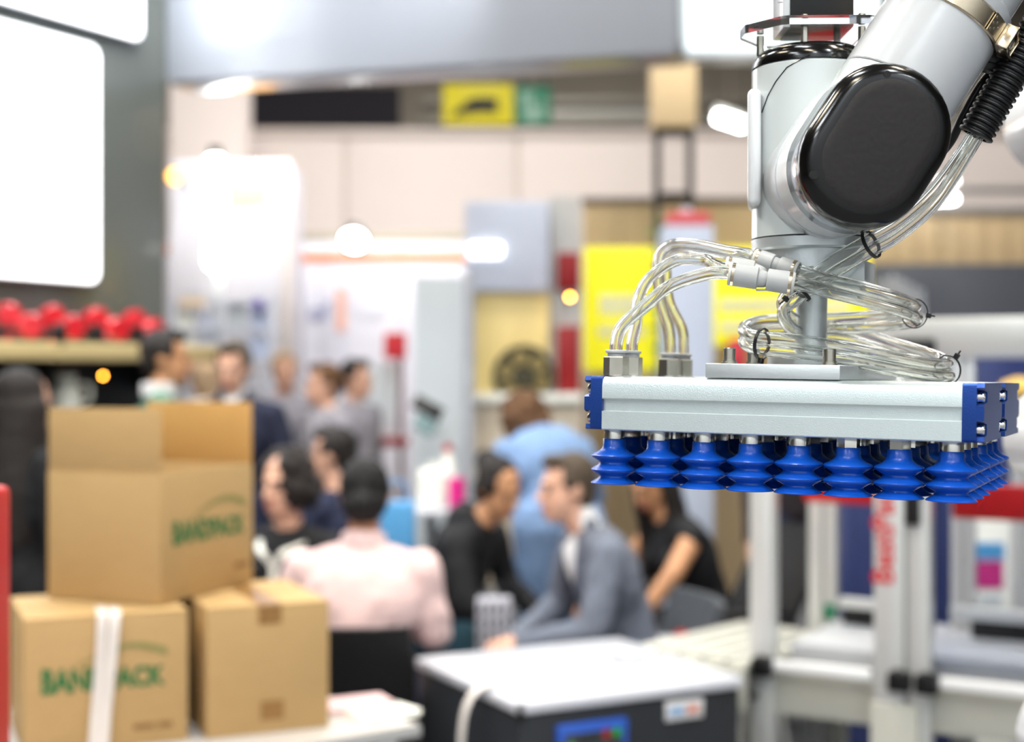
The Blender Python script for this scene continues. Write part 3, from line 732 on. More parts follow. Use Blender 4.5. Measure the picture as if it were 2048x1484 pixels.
for t in (0.05, CL - 0.05):
    for w0 in (0.0, 0.62):
        MB().box(cpt(t, w0, (cz - 0.12) / 2), (0.045, 0.045, cz - 0.12), CR, 0.003).build('leg', m_machine, cv)
MB().box(cpt(CL / 2, 0.31, cz - 0.09), (CL - 0.02, 0.58, 0.02), CR, 0.002).build('tray', mat('grey_tray', (58, 58, 56), 0.6), cv)
# magenta and blue banner seen through the frame
bn = thing('print_banner', 'white banner with blue and magenta print seen through the guard frame', 'banner', V(P(1985, 742, 5.4).x, 5.4, 0))
slab_floor('banner_sheet', m_whitep, 1946, 2080, 1020, 5.4, 0.02, bn)
slab('blue_print', m_sky, 1950, 2008, 1085, 1118, 5.4, 0.01, bn, 0, front=0.006)
slab('magenta_print', m_banner, 1950, 2006, 1122, 1176, 5.4, 0.01, bn, 0, front=0.006)
slab('grey_print', m_paleg, 1956, 2004, 1190, 1206, 5.4, 0.01, bn, 0, front=0.006)

# ================================================================== STRAPPING MACHINE
SZ = 0.76
def at_h(px, py, z):                    # where the sight line through a pixel meets the height z
    d = (CAMZ - z) * FPX / (py - 742); return P(px, py, d)
A = at_h(1036, 1408, SZ)
sx = V(math.cos(R(27.0)), math.sin(R(27.0)), 0); sy = V(-sx.y, sx.x, 0)
SXL = ((1487 - 1024) / FPX * A.y - A.x) / (sx.x - (1487 - 1024) / FPX * sx.y); SYL = ((831 - 1024) / FPX * A.y - A.x) / (sy.x - (831 - 1024) / FPX * sy.y)
sm = thing('strapping_machine', 'charcoal strapping machine with white worktop and blue control panel', 'machine', frame_m(V(A.x, A.y, 0), sx, sy))
MB().box2((0, 0, SZ - 0.03), (SXL, SYL, SZ), 0.006).build('worktop', m_worktop, sm, True)
MB().box2((0.008, 0.008, 0.1), (SXL - 0.008, SYL - 0.008, SZ - 0.032), 0.006).build('body', m_darkpanel, sm, True)
MB().box2((0.0, 0.0, SZ - 0.045), (0.02, 0.006, SZ - 0.0), 0.002).build('corner_cap', m_black, sm, True)
MB().box2((SXL * 0.05, SYL * 0.44, SZ), (SXL * 0.93, SYL * 0.5, SZ + 0.002)).build('strap_slot', mat('grey_slot', (176, 178, 186), 0.4, 0.3), sm, True)
MB().box2((SXL * 0.42, SYL * 0.32, SZ), (SXL * 0.66, SYL * 0.62, SZ + 0.003), 0.001).build('cover_plate', m_worktop, sm, True)
MB().box2((SXL * 0.70, SYL * 0.42, SZ + 0.0), (SXL * 0.78, SYL * 0.56, SZ + 0.035), 0.006).build('stop_block', m_worktop, sm, True)
def smx(px):        # along the front face
    rx = (px - 1024) / FPX; return (rx * A.y - A.x) / (sx.x - rx * sx.y)
x0, x1 = smx(1113), smx(1252)
cp = MB().box2((x0, -0.012, 0.55), (x1, 0.009, SZ - 0.068), 0.006).build('control_panel', m_bluep, sm, True)
MB().box2((x0 + 0.018, -0.0145, 0.562), (x1 - 0.018, -0.0115, SZ - 0.09), 0.001).build('display', m_lcd, cp, True)
for px, mt, zz in ((1137, m_gled, 0.635), (1228, m_gled, 0.66)):
    MB().cyl((smx(px), -0.0145, zz), (smx(px), -0.019, zz), 0.0125, 0.0115, 20).build('button', mt, cp, True)
MB().box2((smx(1200), -0.0155, 0.645), (smx(1214), -0.0144, 0.672)).build('digit_block', m_rled, cp, True)
for px in (1156, 1172, 1187): MB().box2((smx(px - 4), -0.0155, 0.642), (smx(px + 4), -0.0144, 0.664)).build('digit_block', m_ink, cp, True)
x0, x1 = smx(1333), smx(1408)
lp = MB().box2((x0, 0.002, 0.665), (x1, 0.009, 0.716), 0.002).build('maker_plate', mat('pale_plate', (226, 226, 228), 0.4), sm, True)
w = x1 - x0
for k, (a, bb, mt) in enumerate(((0.10, 0.17, m_sky), (0.20, 0.27, m_sky), (0.30, 0.37, m_sky), (0.40, 0.48, m_sky), (0.55, 0.63, m_orange), (0.66, 0.74, m_red), (0.77, 0.86, m_orange))):
    MB().box2((x0 + w * a, 0.001, 0.680), (x0 + w * bb, 0.0022, 0.700)).build('print_mark', mt, lp, True)
for (x, y) in ((0.06, 0.06), (SXL - 0.06, 0.06), (0.06, SYL - 0.06), (SXL - 0.06, SYL - 0.06)):
    MB().cyl((x, y, 0.0), (x, y, 0.1), 0.03, 0.02, 16).build('castor', m_black, sm, True)
# white strap feeding over the worktop
Tm = WM[sm.name]
sp = [Tm @ q for q in cat_rom([V(.34, .2, SZ + .0045), V(.2, .2, SZ + .0045), V(.08, .19, SZ + .007), V(.0, .185, SZ + .012), V(-.05, .18, SZ - .02), V(-.075, .175, SZ - .1), V(-.08, .17, .5), V(-.075, .17, .28)], 8)]
def ribbon(pts, wv, w, th):
    b = MB(); n = len(pts); vs = []; fs = []
    for i, p in enumerate(pts):
        t = (pts[min(i + 1, n - 1)] - pts[max(i - 1, 0)]).normalized(); wn = (wv - t * wv.dot(t)).normalized(); nn = t.cross(wn).normalized()
        for a, c in ((-1, -1), (1, -1), (1, 1), (-1, 1)): vs.append(p + wn * (w / 2 * a) + nn * (th / 2 * c))
    for i in range(n - 1):
        for j in range(4): fs.append((i * 4 + j, i * 4 + (j + 1) % 4, i * 4 + 4 + (j + 1) % 4, i * 4 + 4 + j))
    fs += [(0, 1, 2, 3), tuple(4 * n - 4 + j for j in (3, 2, 1, 0))]
    return b.add(vs, fs)
ribbon(sp, Tm.to_3x3() @ V(0, 1, 0), 0.032, 0.0035).build('strap', m_strap, label='white plastic strap curving down over the left edge of the strapping machine', cat='strap')

# ================================================================== TABLE WITH CARDBOARD BOXES
TZ = 0.755
tc = at_h(838, 1448, TZ)                 # near right corner of the table
td1 = (at_h(655, 1392, TZ) - tc); td1.z = 0; td1.normalize()    # back edge runs away to the left
td2 = (at_h(600, 1490, TZ) - tc); td2.z = 0; td2.normalize()    # front edge
tb = thing('packing_table', 'low packing table with a pale edge carrying three cardboard boxes', 'table', V(tc.x, tc.y, 0))
cs = [tc, tc + td1 * 0.75, tc + td1 * 0.75 + td2 * 1.35, tc + td2 * 1.35]
ctr = sum((c for c in cs), V(0, 0, 0)) / 4
def quad_prism(pts, z0, z1):
    b = MB(); n = len(pts)
    b.add([V(p.x, p.y, z0) for p in pts] + [V(p.x, p.y, z1) for p in pts], [(3, 2, 1, 0), (4, 5, 6, 7)] + [(i, (i + 1) % 4, 4 + (i + 1) % 4, 4 + i) for i in range(4)])
    return b
quad_prism(cs, TZ - 0.03, TZ).build('table_top', mat('pale_table_top', (196, 192, 188), 0.4, 0, 0.03, 8), tb)
quad_prism([ctr + (c - ctr) * 1.006 for c in cs], TZ - 0.028, TZ - 0.006).build('edge_band', m_frame, tb)
for c in cs:
    e = ctr + (c - ctr) * 0.9
    MB().box2((e.x - 0.025, e.y - 0.025, 0), (e.x + 0.025, e.y + 0.025, TZ - 0.03), 0.003).build('leg', m_frame, tb)
quad_prism([ctr + (c - ctr) * 0.93 for c in cs], 0.52, TZ - 0.032).build('apron', mat('blue_apron', (40, 84, 160), 0.5), tb)

def corr_box(name, label, corner, yaw, wx, wy, h, open_top=False, text=None, strap=False):
    """carton whose near vertical edge stands at corner; +x face runs to the right, +y face to the left-back"""
    M = Matrix.Translation(corner) @ Matrix.Rotation(yaw, 4, 'Z'); t = 0.004
    th = thing(name, label, 'box', M)
    MB().box2((0, 0, 0), (wx, t, h), 0.001).build('side_panel', m_card, th, True)
    MB().box2((0, wy - t, 0), (wx, wy, h), 0.001).build('side_panel', m_card, th, True)
    MB().box2((0, t, 0), (t, wy - t, h), 0.001).build('side_panel', m_card, th, True)
    MB().box2((wx - t, t, 0), (wx, wy - t, h), 0.001).build('side_panel', m_card, th, True)
    MB().box2((t, t, 0), (wx - t, wy - t, t)).build('bottom', m_card_in, th, True)
    if not open_top:
        MB().box2((0, 0, h), (wx, wy / 2 - 0.001, h + t), 0.001).build('flap', m_card, th, True)
        MB().box2((0, wy / 2 + 0.001, h), (wx, wy, h + t), 0.001).build('flap', m_card, th, True)
    return th

BZ = TZ + 0.30
def logo(th, x0, z0, w, face='-y'):
    """green brand lettering with a pale arc over it, printed on the face y=0"""
    M = frame_m((x0, -0.0012, z0), (1, 0, 0), Z)
    tm = text_mb('BANDPACK', 0.07, Matrix.Identity(4), 0.0, 0.0030)
    L = max(v.x for v in tm.v) - min(v.x for v in tm.v); sc = w / L
    tm.v = [M @ V(v.x * sc, v.y * 1.0 * (1.08 - 0.25 * v.x / L), 0) for v in tm.v]
    tm.build('lettering', m_green, th, True, smooth=0)
    up = []; lo = []
    for k in range(17):
        t = k / 16; x = w * (0.28 + 0.74 * t); y = 0.056 + 0.042 * math.sin(math.pi * min(1, t * 0.80))
        up.append((x, y)); lo.append((x, y - 0.004 - 0.014 * t))
    MB().add([M @ V(x, y, 0) for x, y in up + lo], [(i + 17, i + 18, i + 1, i) for i in range(16)]).build('arc_mark', m_olive, th, True, smooth=0)
def small_print(th, x0, z0, n):
    for k in range(n):
        MB().box2((x0 + 0.011 * k, -0.0012, z0), (x0 + 0.011 * k + (0.008 if k != n // 2 else 0.003), 0, z0 + 0.013)).build('small_print', m_brownink, th, True)
yw = math.atan2(0.146, 0.325)
b1 = corr_box('cardboard_box', 'closed cardboard box with green lettering and a white strap hanging down its front', V(-1.067, 3.11, TZ), yw, 0.356, 0.35, 0.296)
logo(b1, 0.034, 0.135, 0.27); small_print(b1, 0.235, 0.035, 8)
b2 = corr_box('cardboard_box', 'closed plain cardboard box with brown tape, right of the strapped box', V(-0.700, 3.262, TZ), yw, 0.29, 0.38, 0.296)
MB().box2((0.12, -0.0015, 0.255), (0.175, 0.0, 0.297)).build('tape', m_tape, b2, True)
MB().box2((0.12, 0.0, 0.3002), (0.175, 0.378, 0.3012)).build('tape', m_tape, b2, True)
MB().box2((0.125, -0.0015, 0.03), (0.18, 0.0, 0.075)).build('tape', m_tape, b2, True)
yw2 = math.atan2(0.934, 0.358)
b3 = corr_box('cardboard_box', 'open cardboard box with raised flaps and green lettering on top of the others', V(-0.811, 3.29, BZ + 0.003), yw2, 0.40, 0.322, 0.305, True)
MB().box2((0, 0.002, 0.306), (0.004, 0.320, 0.455), 0.001).build('flap', m_card, b3, True)
MB().box2((0.396, 0.002, 0.306), (0.40, 0.320, 0.462), 0.001).build('flap', m_card_in, b3, True)
MB().box2((0.006, 0.006, 0.165), (0.394, 0.010, 0.303), 0.001).build('flap', m_card_in, b3, True)
MB().box2((0.006, 0.312, 0.165), (0.394, 0.316, 0.303), 0.001).build('flap', m_card_in, b3, True)
logo(b3, 0.042, 0.135, 0.315); small_print(b3, 0.315, 0.045, 6)
# strap over the front of the strapped box
I1 = WM[b1.name]
pts = [I1 @ V(*p) for p in ((0.175, 0.10, 0.3025), (0.168, 0.02, 0.3035), (0.165, -0.006, 0.295), (0.160, -0.010, 0.2), (0.152, -0.009, 0.1), (0.145, -0.009, 0.003))]
st_ = thing('strap', 'pair of white straps hanging over the front of the lettered cardboard box', 'strap', I1 @ V(0.16, -0.01, 0))
ribbon(cat_rom(pts, 6), I1.to_3x3() @ V(1, 0, 0), 0.022, 0.002).build('strap_band', m_strap, st_)
pts = [I1 @ V(*p) for p in ((0.20, 0.08, 0.3025), (0.196, 0.02, 0.304), (0.192, -0.009, 0.292), (0.183, -0.016, 0.2), (0.173, -0.014, 0.1), (0.166, -0.012, 0.003))]
ribbon(cat_rom(pts, 6), I1.to_3x3() @ V(1, 0, 0), 0.024, 0.002).build('strap_band', m_strap, st_)
# papers on the table
for (px, py, w, h, a, lb_, mt) in ((705, 1415, 0.18, 0.13, 20, 'pale pink sheet of paper on the table, nearest the plain box', m_paper), (765, 1432, 0.15, 0.11, 35, 'white sheet of paper at the corner of the packing table', m_whitep)):
    c = at_h(px, py, TZ)
    o = thing('paper_stack', lb_, 'paper', Matrix.Translation((c.x, c.y, TZ + 0.001)) @ Matrix.Rotation(R(a), 4, 'Z'), 'papers on the packing table')
    for k in range(3): MB().box((0.004 * k, 0.003 * k, 0.002 + 0.004 * k), (w, h, 0.0035), Matrix.Rotation(R(3 * k), 3, 'Z')).build('sheet', mt, o, True)
# red machine column at the left edge
c = P(24, 985, 2.35); c.z = P(24, 985, 2.2).z
rp = thing('red_column', 'bright red machine column cut by the left edge of the picture', 'machine column', V(c.x - 0.15, 2.2, 0))
MB().box2((c.x - 0.30, 2.1, 0.06), (c.x, 2.35, c.z), 0.012, 3).build('housing', m_red, rp)
MB().box2((c.x - 0.33, 2.07, 0.0), (c.x + 0.03, 2.38, 0.06), 0.006).build('base_plate', m_black, rp)
MB().box2((c.x - 0.24, 2.095, 0.9), (c.x - 0.06, 2.1, 1.3), 0.002).build('access_panel', m_dred, rp)

# ================================================================== CHAIRS
def chair(label, x, y, yaw, back_h=0.82, w=0.46, mt=None, arms=False, rake=0.08):
    mt = mt or m_chair
    th = thing('visitor_chair', label, 'chair', Matrix.Translation((x, y, 0)) @ Matrix.Rotation(yaw, 4, 'Z'), 'visitor chairs')
    MB().box((0, 0, 0.43), (w, 0.44, 0.06), None, 0.025, 3).build('seat', mt, th, True)
    bk = MB(); n = 9; vs = []; fs = []
    for j in range(7):
        z = 0.46 + (back_h - 0.46) * j / 6
        for i in range(n):
            u = -1 + 2 * i / (n - 1)
            ww = w * 0.5 * (0.96 if j < 5 else 0.96 - 0.03 * (j - 4))
            yb = -0.20 - rake * j / 6 + 0.05 * u * u
            vs.append(V(u * ww, yb, z)); 
    N = len(vs)
    vs2 = [v + V(0, -0.03, 0) for v in vs]
    for j in range(6):
        for i in range(n - 1):
            a = j * n + i; fs.append((a, a + 1, a + n + 1, a + n)); fs.append((N + a, N + a + n, N + a + n + 1, N + a + 1))
    ring = [i for i in range(n)] + [j * n + n - 1 for j in range(1, 7)] + [6 * n + i for i in range(n - 2, -1, -1)] + [j * n for j in range(5, 0, -1)]
    for k in range(len(ring)):
        a, c = ring[k], ring[(k + 1) % len(ring)]; fs.append((a, N + a, N + c, c))
    bk.add(vs + vs2, fs); bk.build('backrest', mt, th, True)
    for sx_ in (-1, 1):
        for sy_ in (-1, 1):
            MB().cyl((sx_ * (w / 2 - 0.05), sy_ * 0.16, 0.41), (sx_ * (w / 2 - 0.01), sy_ * 0.22, 0.0), 0.013, 0.010, 12).build('leg', m_frame, th, True)
        if arms:
            MB().tube(cat_rom([(sx_ * w / 2, -0.2, 0.62), (sx_ * (w / 2 + 0.03), 0.0, 0.64), (sx_ * (w / 2 + 0.02), 0.2, 0.60), (sx_ * w / 2, 0.2, 0.44)], 5), 0.018, 10).build('armrest', mt, th, True)
    return th

# ================================================================== PEOPLE
SKIN = {'light': mat('light_skin', (226, 176, 150), 0.5, 0, 0.06, 12), 'tan': mat('tan_skin', (206, 152, 112), 0.5, 0, 0.06, 12), 'warm': mat('warm_skin', (196, 138, 104), 0.5, 0, 0.06, 12)}
HAIR = {'dark': mat('dark_brown_hair', (30, 24, 22), 0.72, 0, 0.25, 60, 0.4, 150), 'black': mat('black_hair', (18, 16, 18), 0.72, 0, 0.25, 60, 0.4, 150), 'brown': mat('brown_hair', (98, 68, 42), 0.75, 0, 0.3, 60, 0.5, 150),
        'ash': mat('ash_brown_hair', (78, 66, 54), 0.75, 0, 0.25, 60, 0.4, 150), 'grey': mat('sandy_hair', (178, 150, 120), 0.75, 0, 0.2, 60, 0.4, 150)}
M_EYE = mat('dark_eye', (40, 30, 28), 0.3); M_LIP = mat('lip', (188, 104, 96), 0.5); M_BROW = mat('eyebrow', (52, 40, 34), 0.6)
SHOE = mat('dark_shoe', (28, 26, 26), 0.4)

def remesh(b, voxel, sm=5, wrinkle=0.0, wf=9.0, seed=0):
    me = bpy.data.meshes.new('tmp'); me.from_pydata([tuple(v) for v in b.v], [], b.f); me.update()
    o = bpy.data.objects.new('tmp', me); COL.objects.link(o)
    md = o.modifiers.new('r', 'REMESH'); md.mode = 'VOXEL'; md.voxel_size = voxel; md.use_smooth_shade = True
    ms = o.modifiers.new('s', 'SMOOTH'); ms.factor = 0.5; ms.iterations = sm
    dg = bpy.context.evaluated_depsgraph_get(); dg.update()
    out = bpy.data.meshes.new_from_object(o.evaluated_get(dg))
    bpy.data.objects.remove(o); bpy.data.meshes.remove(me)
    if wrinkle:
        nr = [v.normal.copy() for v in out.vertices]
        off = V(seed * 3.1, seed * 1.7, 0)
        for v, n in zip(out.vertices, nr):
            q = v.co * wf + off
            w = noise.noise(q + noise.noise_vector(q * 0.6) * 0.8) + 0.5 * noise.noise(q * 2.3)
            v.co += n * (w * wrinkle)
        out.update()
    out.shade_smooth()
    return out
def part_mesh(name, me, mt, parent):
    me.name = name; me.materials.clear(); me.materials.append(mt)
    o = bpy.data.objects.new(name, me); COL.objects.link(o); o.parent = parent; WM[o.name] = WM[parent.name]
    return o

def stand(h=1.72):
    k = h / 1.72
    d = dict(pel=V(0, 0, .95), chest=V(0, .01, 1.28), neck=V(0, .0, 1.46), head=V(0, .03, 1.595), shw=.185,
             elb={-1: V(-.25, -.03, 1.13), 1: V(.25, -.03, 1.13)}, wri={-1: V(-.25, .06, .89), 1: V(.25, .06, .89)},
             knee={-1: V(-.10, .02, .50), 1: V(.10, .02, .50)}, ank={-1: V(-.11, -.02, .09), 1: V(.11, -.02, .09)}, hdir={-1: V(0, .1, -1), 1: V(0, .1, -1)}, hyaw=0, hpitch=0)
    for a, v in list(d.items()):
        if isinstance(v, Vector): d[a] = v * k
        elif isinstance(v, dict) and a != 'hdir': d[a] = {s: q * k for s, q in v.items()}
    return d
def sit(**kw):
    d = dict(pel=V(0, 0, .53), chest=V(0, .03, .86), neck=V(0, .04, 1.03), head=V(0, .07, 1.165), shw=.185,
             elb={-1: V(-.25, .05, .72), 1: V(.25, .05, .72)}, wri={-1: V(-.16, .28, .66), 1: V(.16, .28, .66)},
             knee={-1: V(-.12, .44, .50), 1: V(.12, .44, .50)}, ank={-1: V(-.13, .44, .09), 1: V(.13, .44, .09)}, hdir={-1: V(.3, 1, 0), 1: V(-.3, 1, 0)}, hyaw=0, hpitch=0)
    d.update(kw); return d

def hand_prims(b, w, dr, side, palm=V(0, 0, -1), curl=0.5):
    dr = dr.normalized(); palm = (palm - dr * palm.dot(dr)).normalized(); ac = dr.cross(palm).normalized() * side
    Mx = Matrix((ac, dr, palm)).transposed()
    b.sph(w + dr * .045, (.040, .052, .016), 12, 8, Mx)
    b.rcone(w - dr * .01, .026, w + dr * .03, .028)
    for k, (o, L) in enumerate(((-.029, .068), (-.010, .078), (.010, .074), (.028, .058))):
        r0 = w + dr * .082 + ac * o
        k1 = r0 + (dr * math.cos(curl * .6) + palm * math.sin(curl * .6)) * L * .52
        k2 = k1 + (dr * math.cos(curl * 1.8) + palm * math.sin(curl * 1.8)) * L * .50
        b.rcone(r0 - dr * .015, .0105, k1, .0095, 8); b.rcone(k1, .0095, k2, .0085, 8)
    t0 = w + dr * .025 - ac * .032; t1 = t0 + (dr * .7 - ac * .6 + palm * .35).normalized() * .042; t2 = t1 + (dr * .9 - ac * .15 + palm * .4).normalized() * .032
    b.rcone(t0, .013, t1, .0115, 8); b.rcone(t1, .0115, t2, .0095, 8)

def person(label, x, y, yaw, d, top, legs, skin='light', hair='dark', style='short', voxel=.009, sleeves=True, female=False, shirt=None, tie=None,
           lanyard=False, collar=None, curl=.55, palms=None, hood=False, topname='jacket', seed=1, fat=1.0, z0=0.0, group='visitors at the show'):
    Mw = Matrix.Translation((x, y, z0)) @ Matrix.Rotation(yaw, 4, 'Z')
    sw = d['shw'] * (0.93 if female else 1)
    up = (d['neck'] - d['pel']).normalized(); lf = V(1, 0, 0)
    fw = lf.cross(up) * -1.0 if lf.cross(up).y < 0 else lf.cross(up)
    TR = Matrix((lf, fw, up)).transposed()
    sh = {s: d['neck'] - up * .082 + lf * (s * sw) for s in (-1, 1)}
    hip = {s: d['pel'] + lf * (s * .09) for s in (-1, 1)}
    HR = Matrix.Rotation(R(d['hyaw']), 3, 'Z') @ Matrix.Rotation(R(d['hpitch']), 3, 'X')
    H = d['head']
    def hp(a, c, e): return H + HR @ V(a, c, e)
    # ---- body: one continuous surface
    b = MB()
    b.sph(d['pel'], (.150 * fat, .105 * fat, .12), 16, 10, TR)
    b.sph(d['chest'], (.155 * fat, .100 * fat, .17), 16, 10, TR)
    b.rcone(d['pel'] + up * .02, .10, d['chest'], .105)
    b.rcone(sh[-1], .050, sh[1], .050)
    for s in (-1, 1): b.rcone(d['neck'] - up * .03, .052, sh[s] * .8 + (d['neck'] - up * .06) * .2, .048)
    b.rcone(d['neck'] - up * .03, .056, hp(0, -.012, -.07), .05)
    b.sph(hp(0, -.012, .03), (.073, .090, .088), 18, 12, HR)
    b.sph(hp(0, .026, -.035), (.059, .064, .080), 16, 10, HR)
    b.sph(hp(0, .052, -.088), (.034, .032, .028), 12, 8, HR)
    b.rcone(hp(0, .082, .012), .009, hp(0, .106, -.030), .0135, 10)
    b.sph(hp(0, .076, .022), (.045, .014, .012), 12, 8, HR)
    b.sph(hp(0, .078, -.066), (.024, .014, .014), 12, 8, HR)
    for s in (-1, 1):
        b.sph(hp(s * .074, -.008, -.006), (.011, .020, .031), 10, 8, HR)
        b.rcone(sh[s], .047, d['elb'][s], .040); b.rcone(d['elb'][s], .040, d['wri'][s], .027)
        dr = d['hdir'][s]
        hand_prims(b, d['wri'][s], dr, s, (palms or {}).get(s, V(-s * .8, 0, -.6)), curl)
        b.rcone(hip[s], .085 * fat, d['knee'][s], .060); b.rcone(d['knee'][s], .058, d['ank'][s], .037)
        fdir = V(0, 1, 0)
        b.rcone(d['ank'][s] + V(0, -.02, -.045), .036, d['ank'][s] + fdir * .15 + V(0, 0, -.06), .028)
    me = remesh(b, voxel, 4)
    me.materials.append(SKIN[skin]); me.name = 'person'
    root = bpy.data.objects.new('person', me); COL.objects.link(root); root.matrix_world = Mw; WM[root.name] = Mw
    tag(root, label, 'person', group)
    # ---- face
    for s in (-1, 1):
        MB().sph(hp(s * .030, .079, .000), (.013, .008, .007), 10, 6, HR).build('eye', M_EYE, root, True)
        MB().rcone(hp(s * .016, .090, .020), .0045, hp(s * .046, .079, .022), .0035, 8).build('eyebrow', M_BROW, root, True)
    MB().sph(hp(0, .0905, -.066), (.022, .006, .007), 10, 6, HR).build('lips', M_LIP, root, True)
    # ---- upper garment
    g = MB()
    g.sph(d['pel'] + up * .03, (.170 * fat, .125 * fat, .13), 16, 10, TR); g.sph(d['chest'], (.178 * fat, .122 * fat, .19), 16, 10, TR)
    g.rcone(d['pel'] + up * .02, .128 * fat, d['chest'], .125 * fat)
    g.rcone(sh[-1], .062, sh[1], .062)
    for s in (-1, 1): g.rcone(d['neck'] - up * .035, .062, sh[s] * .8 + (d['neck'] - up * .06) * .2, .060)
    if female: 
        for s in (-1, 1): g.sph(d['chest'] + fw * .085 + lf * (s * .07) + up * .02, .062)
    if sleeves:
        for s in (-1, 1):
            e, w = d['elb'][s], d['wri'][s]
            g.rcone(sh[s], .068, e, .056); g.rcone(e, .056, e + (w - e) * .88, .042)
    if hood:
        g.rcone(d['neck'] - fw * .06 - lf * .07, .045, d['neck'] - fw * .06 + lf * .07, .045); g.sph(d['neck'] - fw * .09 + up * -.02, (.10, .05, .07), 12, 8, TR)
    part_mesh(topname, remesh(g, .011, 4, .007, 11, seed), top, root)
    if shirt:
        s_ = MB(); s_.sph(d['chest'] + fw * .045 + up * .06, (.062, .090, .125), 12, 8, TR); s_.rcone(d['neck'] - up * .02, .062, d['neck'] + up * .035, .056)
        part_mesh('shirt', remesh(s_, .010, 3), shirt, root)
        lp_ = MB()
        for s in (-1, 1): lp_.rcone(d['neck'] + lf * (s * .062) + up * .02 - fw * .01, .022, d['chest'] + fw * .118 + lf * (s * .035) - up * .02, .016)
        part_mesh('lapels', remesh(lp_, .009, 3), top, root)
    if tie:
        MB().tube([d['neck'] + fw * .062 - up * .005, d['chest'] + fw * .138 + up * .06, d['chest'] + fw * .140 - up * .05], [.014, .018, .024], 8).build('tie', tie, root, True)
    if collar:
        c_ = MB(); c_.lathe([(.058, -.03), (.075, -.01), (.072, .035), (.064, .04), (.055, -.01)], 20, Matrix.Translation(d['neck']) @ TR.to_4x4()); c_.build('collar', collar, root, True)
    if lanyard:
        bot = d['chest'] + fw * .150 + up * .055
        for s in (-1, 1):
            ribbon(cat_rom([d['neck'] + lf * (s * .066) - fw * .02, d['neck'] + lf * (s * .080) + fw * .075 - up * .045, d['chest'] + fw * .150 + lf * (s * .045) + up * .11, bot], 5), lf, .024, .003).build('lanyard', m_whitep, root, True)
        low = d['chest'] + fw * .158 - up * .03
        ribbon([bot, (bot + low) / 2 + fw * .004, low], lf, .026, .003).build('lanyard', m_whitep, root, True)
        MB().box(low - up * .035 + fw * .004, (.085, .006, .07), TR, .002).build('badge', m_whitep, root, True)
    # ---- trousers and shoes
    t = MB(); t.sph(d['pel'] - up * .01, (.163 * fat, .118 * fat, .115), 16, 10, TR)
    for s in (-1, 1):
        t.rcone(hip[s], .100 * fat, d['knee'][s], .078); t.rcone(d['knee'][s], .076, d['ank'][s] + V(0, 0, .02), .060)
        MB().sph(d['ank'][s] + V(0, .06, -.045), (.047, .135, .045), 14, 8).build('shoe', SHOE, root, True)
    part_mesh('trousers', remesh(t, .013, 4, .006, 10, seed + 3), legs, root)
    # ---- hair
    hb_ = MB(); rn = random.Random(seed)
    hb_.sph(hp(0, -.028, .045), (.083, .088, .085), 18, 12, HR)
    if style == 'short':
        hb_.sph(hp(0, -.06, -.005), (.070, .050, .075), 14, 10, HR); hb_.sph(hp(0, .045, .098), (.055, .040, .028), 12, 8, HR)
        for s in (-1, 1): hb_.sph(hp(s * .066, .0, .035), (.018, .04, .04), 10, 8, HR)
    if style in ('bun', 'updo'):
        hb_.sph(hp(0, -.055, -.02), (.078, .055, .075), 14, 10, HR)
        for s in (-1, 1): hb_.sph(hp(s * .064, -.01, .02), (.022, .055, .05), 10, 8, HR)
        hb_.sph(hp(0, -.105, .075) if style == 'bun' else hp(0, -.10, -.03), .052 if style == 'bun' else .045)
    if style == 'curly':
        for k in range(60):
            a = rn.uniform(0, 6.28); e = rn.uniform(-.9, 1.4)
            q = V(math.cos(a) * math.cos(e) * .088, math.sin(a) * math.cos(e) * .088 - .035, math.sin(e) * .105 + .01)
            if q.y > .045 and q.z < .07: continue
            hb_.sph(H + HR @ q, rn.uniform(.026, .040), 8, 6)
    if style == 'long':
        hb_.sph(hp(0, -.055, -.02), (.082, .055, .09), 14, 10, HR)
        for k in range(30):
            a = -.2 + 3.54 * k / 29; a = math.pi + a - .0
            q = hp(math.cos(a) * .078, math.sin(a) * .078 - .02, .0); down = V(math.cos(a) * .03, -.045, -.42 - .06 * rn.random())
            m_ = q + (HR @ V(0, -.02, -.08)) + down * .45
            hb_.rcone(q, .030, m_, .036, 8); hb_.rcone(m_, .036, q + down, .014, 8)
    part_mesh('hair', remesh(hb_, .009, 3, .005, 38, seed) if style != 'long' else remesh(hb_, .011, 10, .003, 30, seed), HAIR[hair], root)
    return root

F_PINK = mat('pale_pink_cotton', (240, 208, 206), 0.8, 0, 0.03, 5, 0.1, 200, sheen=.2)
F_BLACK = mat('black_knit', (24, 25, 29), 0.85, 0, 0.12, 20, 0.2, 200)
F_NAVY = mat('navy_wool', (34, 40, 66), 0.85, 0, 0.1, 20, 0.2, 200)
F_SUIT = mat('grey_blue_suit', (108, 115, 130), 0.8, 0, 0.08, 30, 0.15, 250)
F_DENIM = mat('light_blue_denim', (128, 158, 200), 0.85, 0, 0.18, 9, 0.2, 300)
F_JEAN = mat('teal_denim', (52, 88, 104), 0.85, 0, 0.12, 20, 0.2, 300)
F_GREEN = mat('sage_green_jacket', (88, 122, 104), 0.85, 0, 0.08, 10, 0.2, 200)
F_GREY = mat('mid_grey_jacket', (150, 148, 158), 0.85, 0, 0.1, 10, 0.2, 200)
F_WHITE = mat('white_cotton', (238, 238, 240), 0.8, 0, 0.03, 8, 0.1, 200)
F_CREAM = mat('cream_wool', (236, 230, 216), 0.85, 0, 0.05, 8, 0.2, 200)
F_BLAZER = mat('dark_navy_blazer', (36, 40, 62), 0.85, 0, 0.08, 20, 0.2, 200)
F_PLUM = mat('dark_brown_coat', (40, 32, 36), 0.85, 0, 0.1, 20, 0.2, 200)
F_TIE = mat('dark_tie', (52, 54, 66), 0.6)
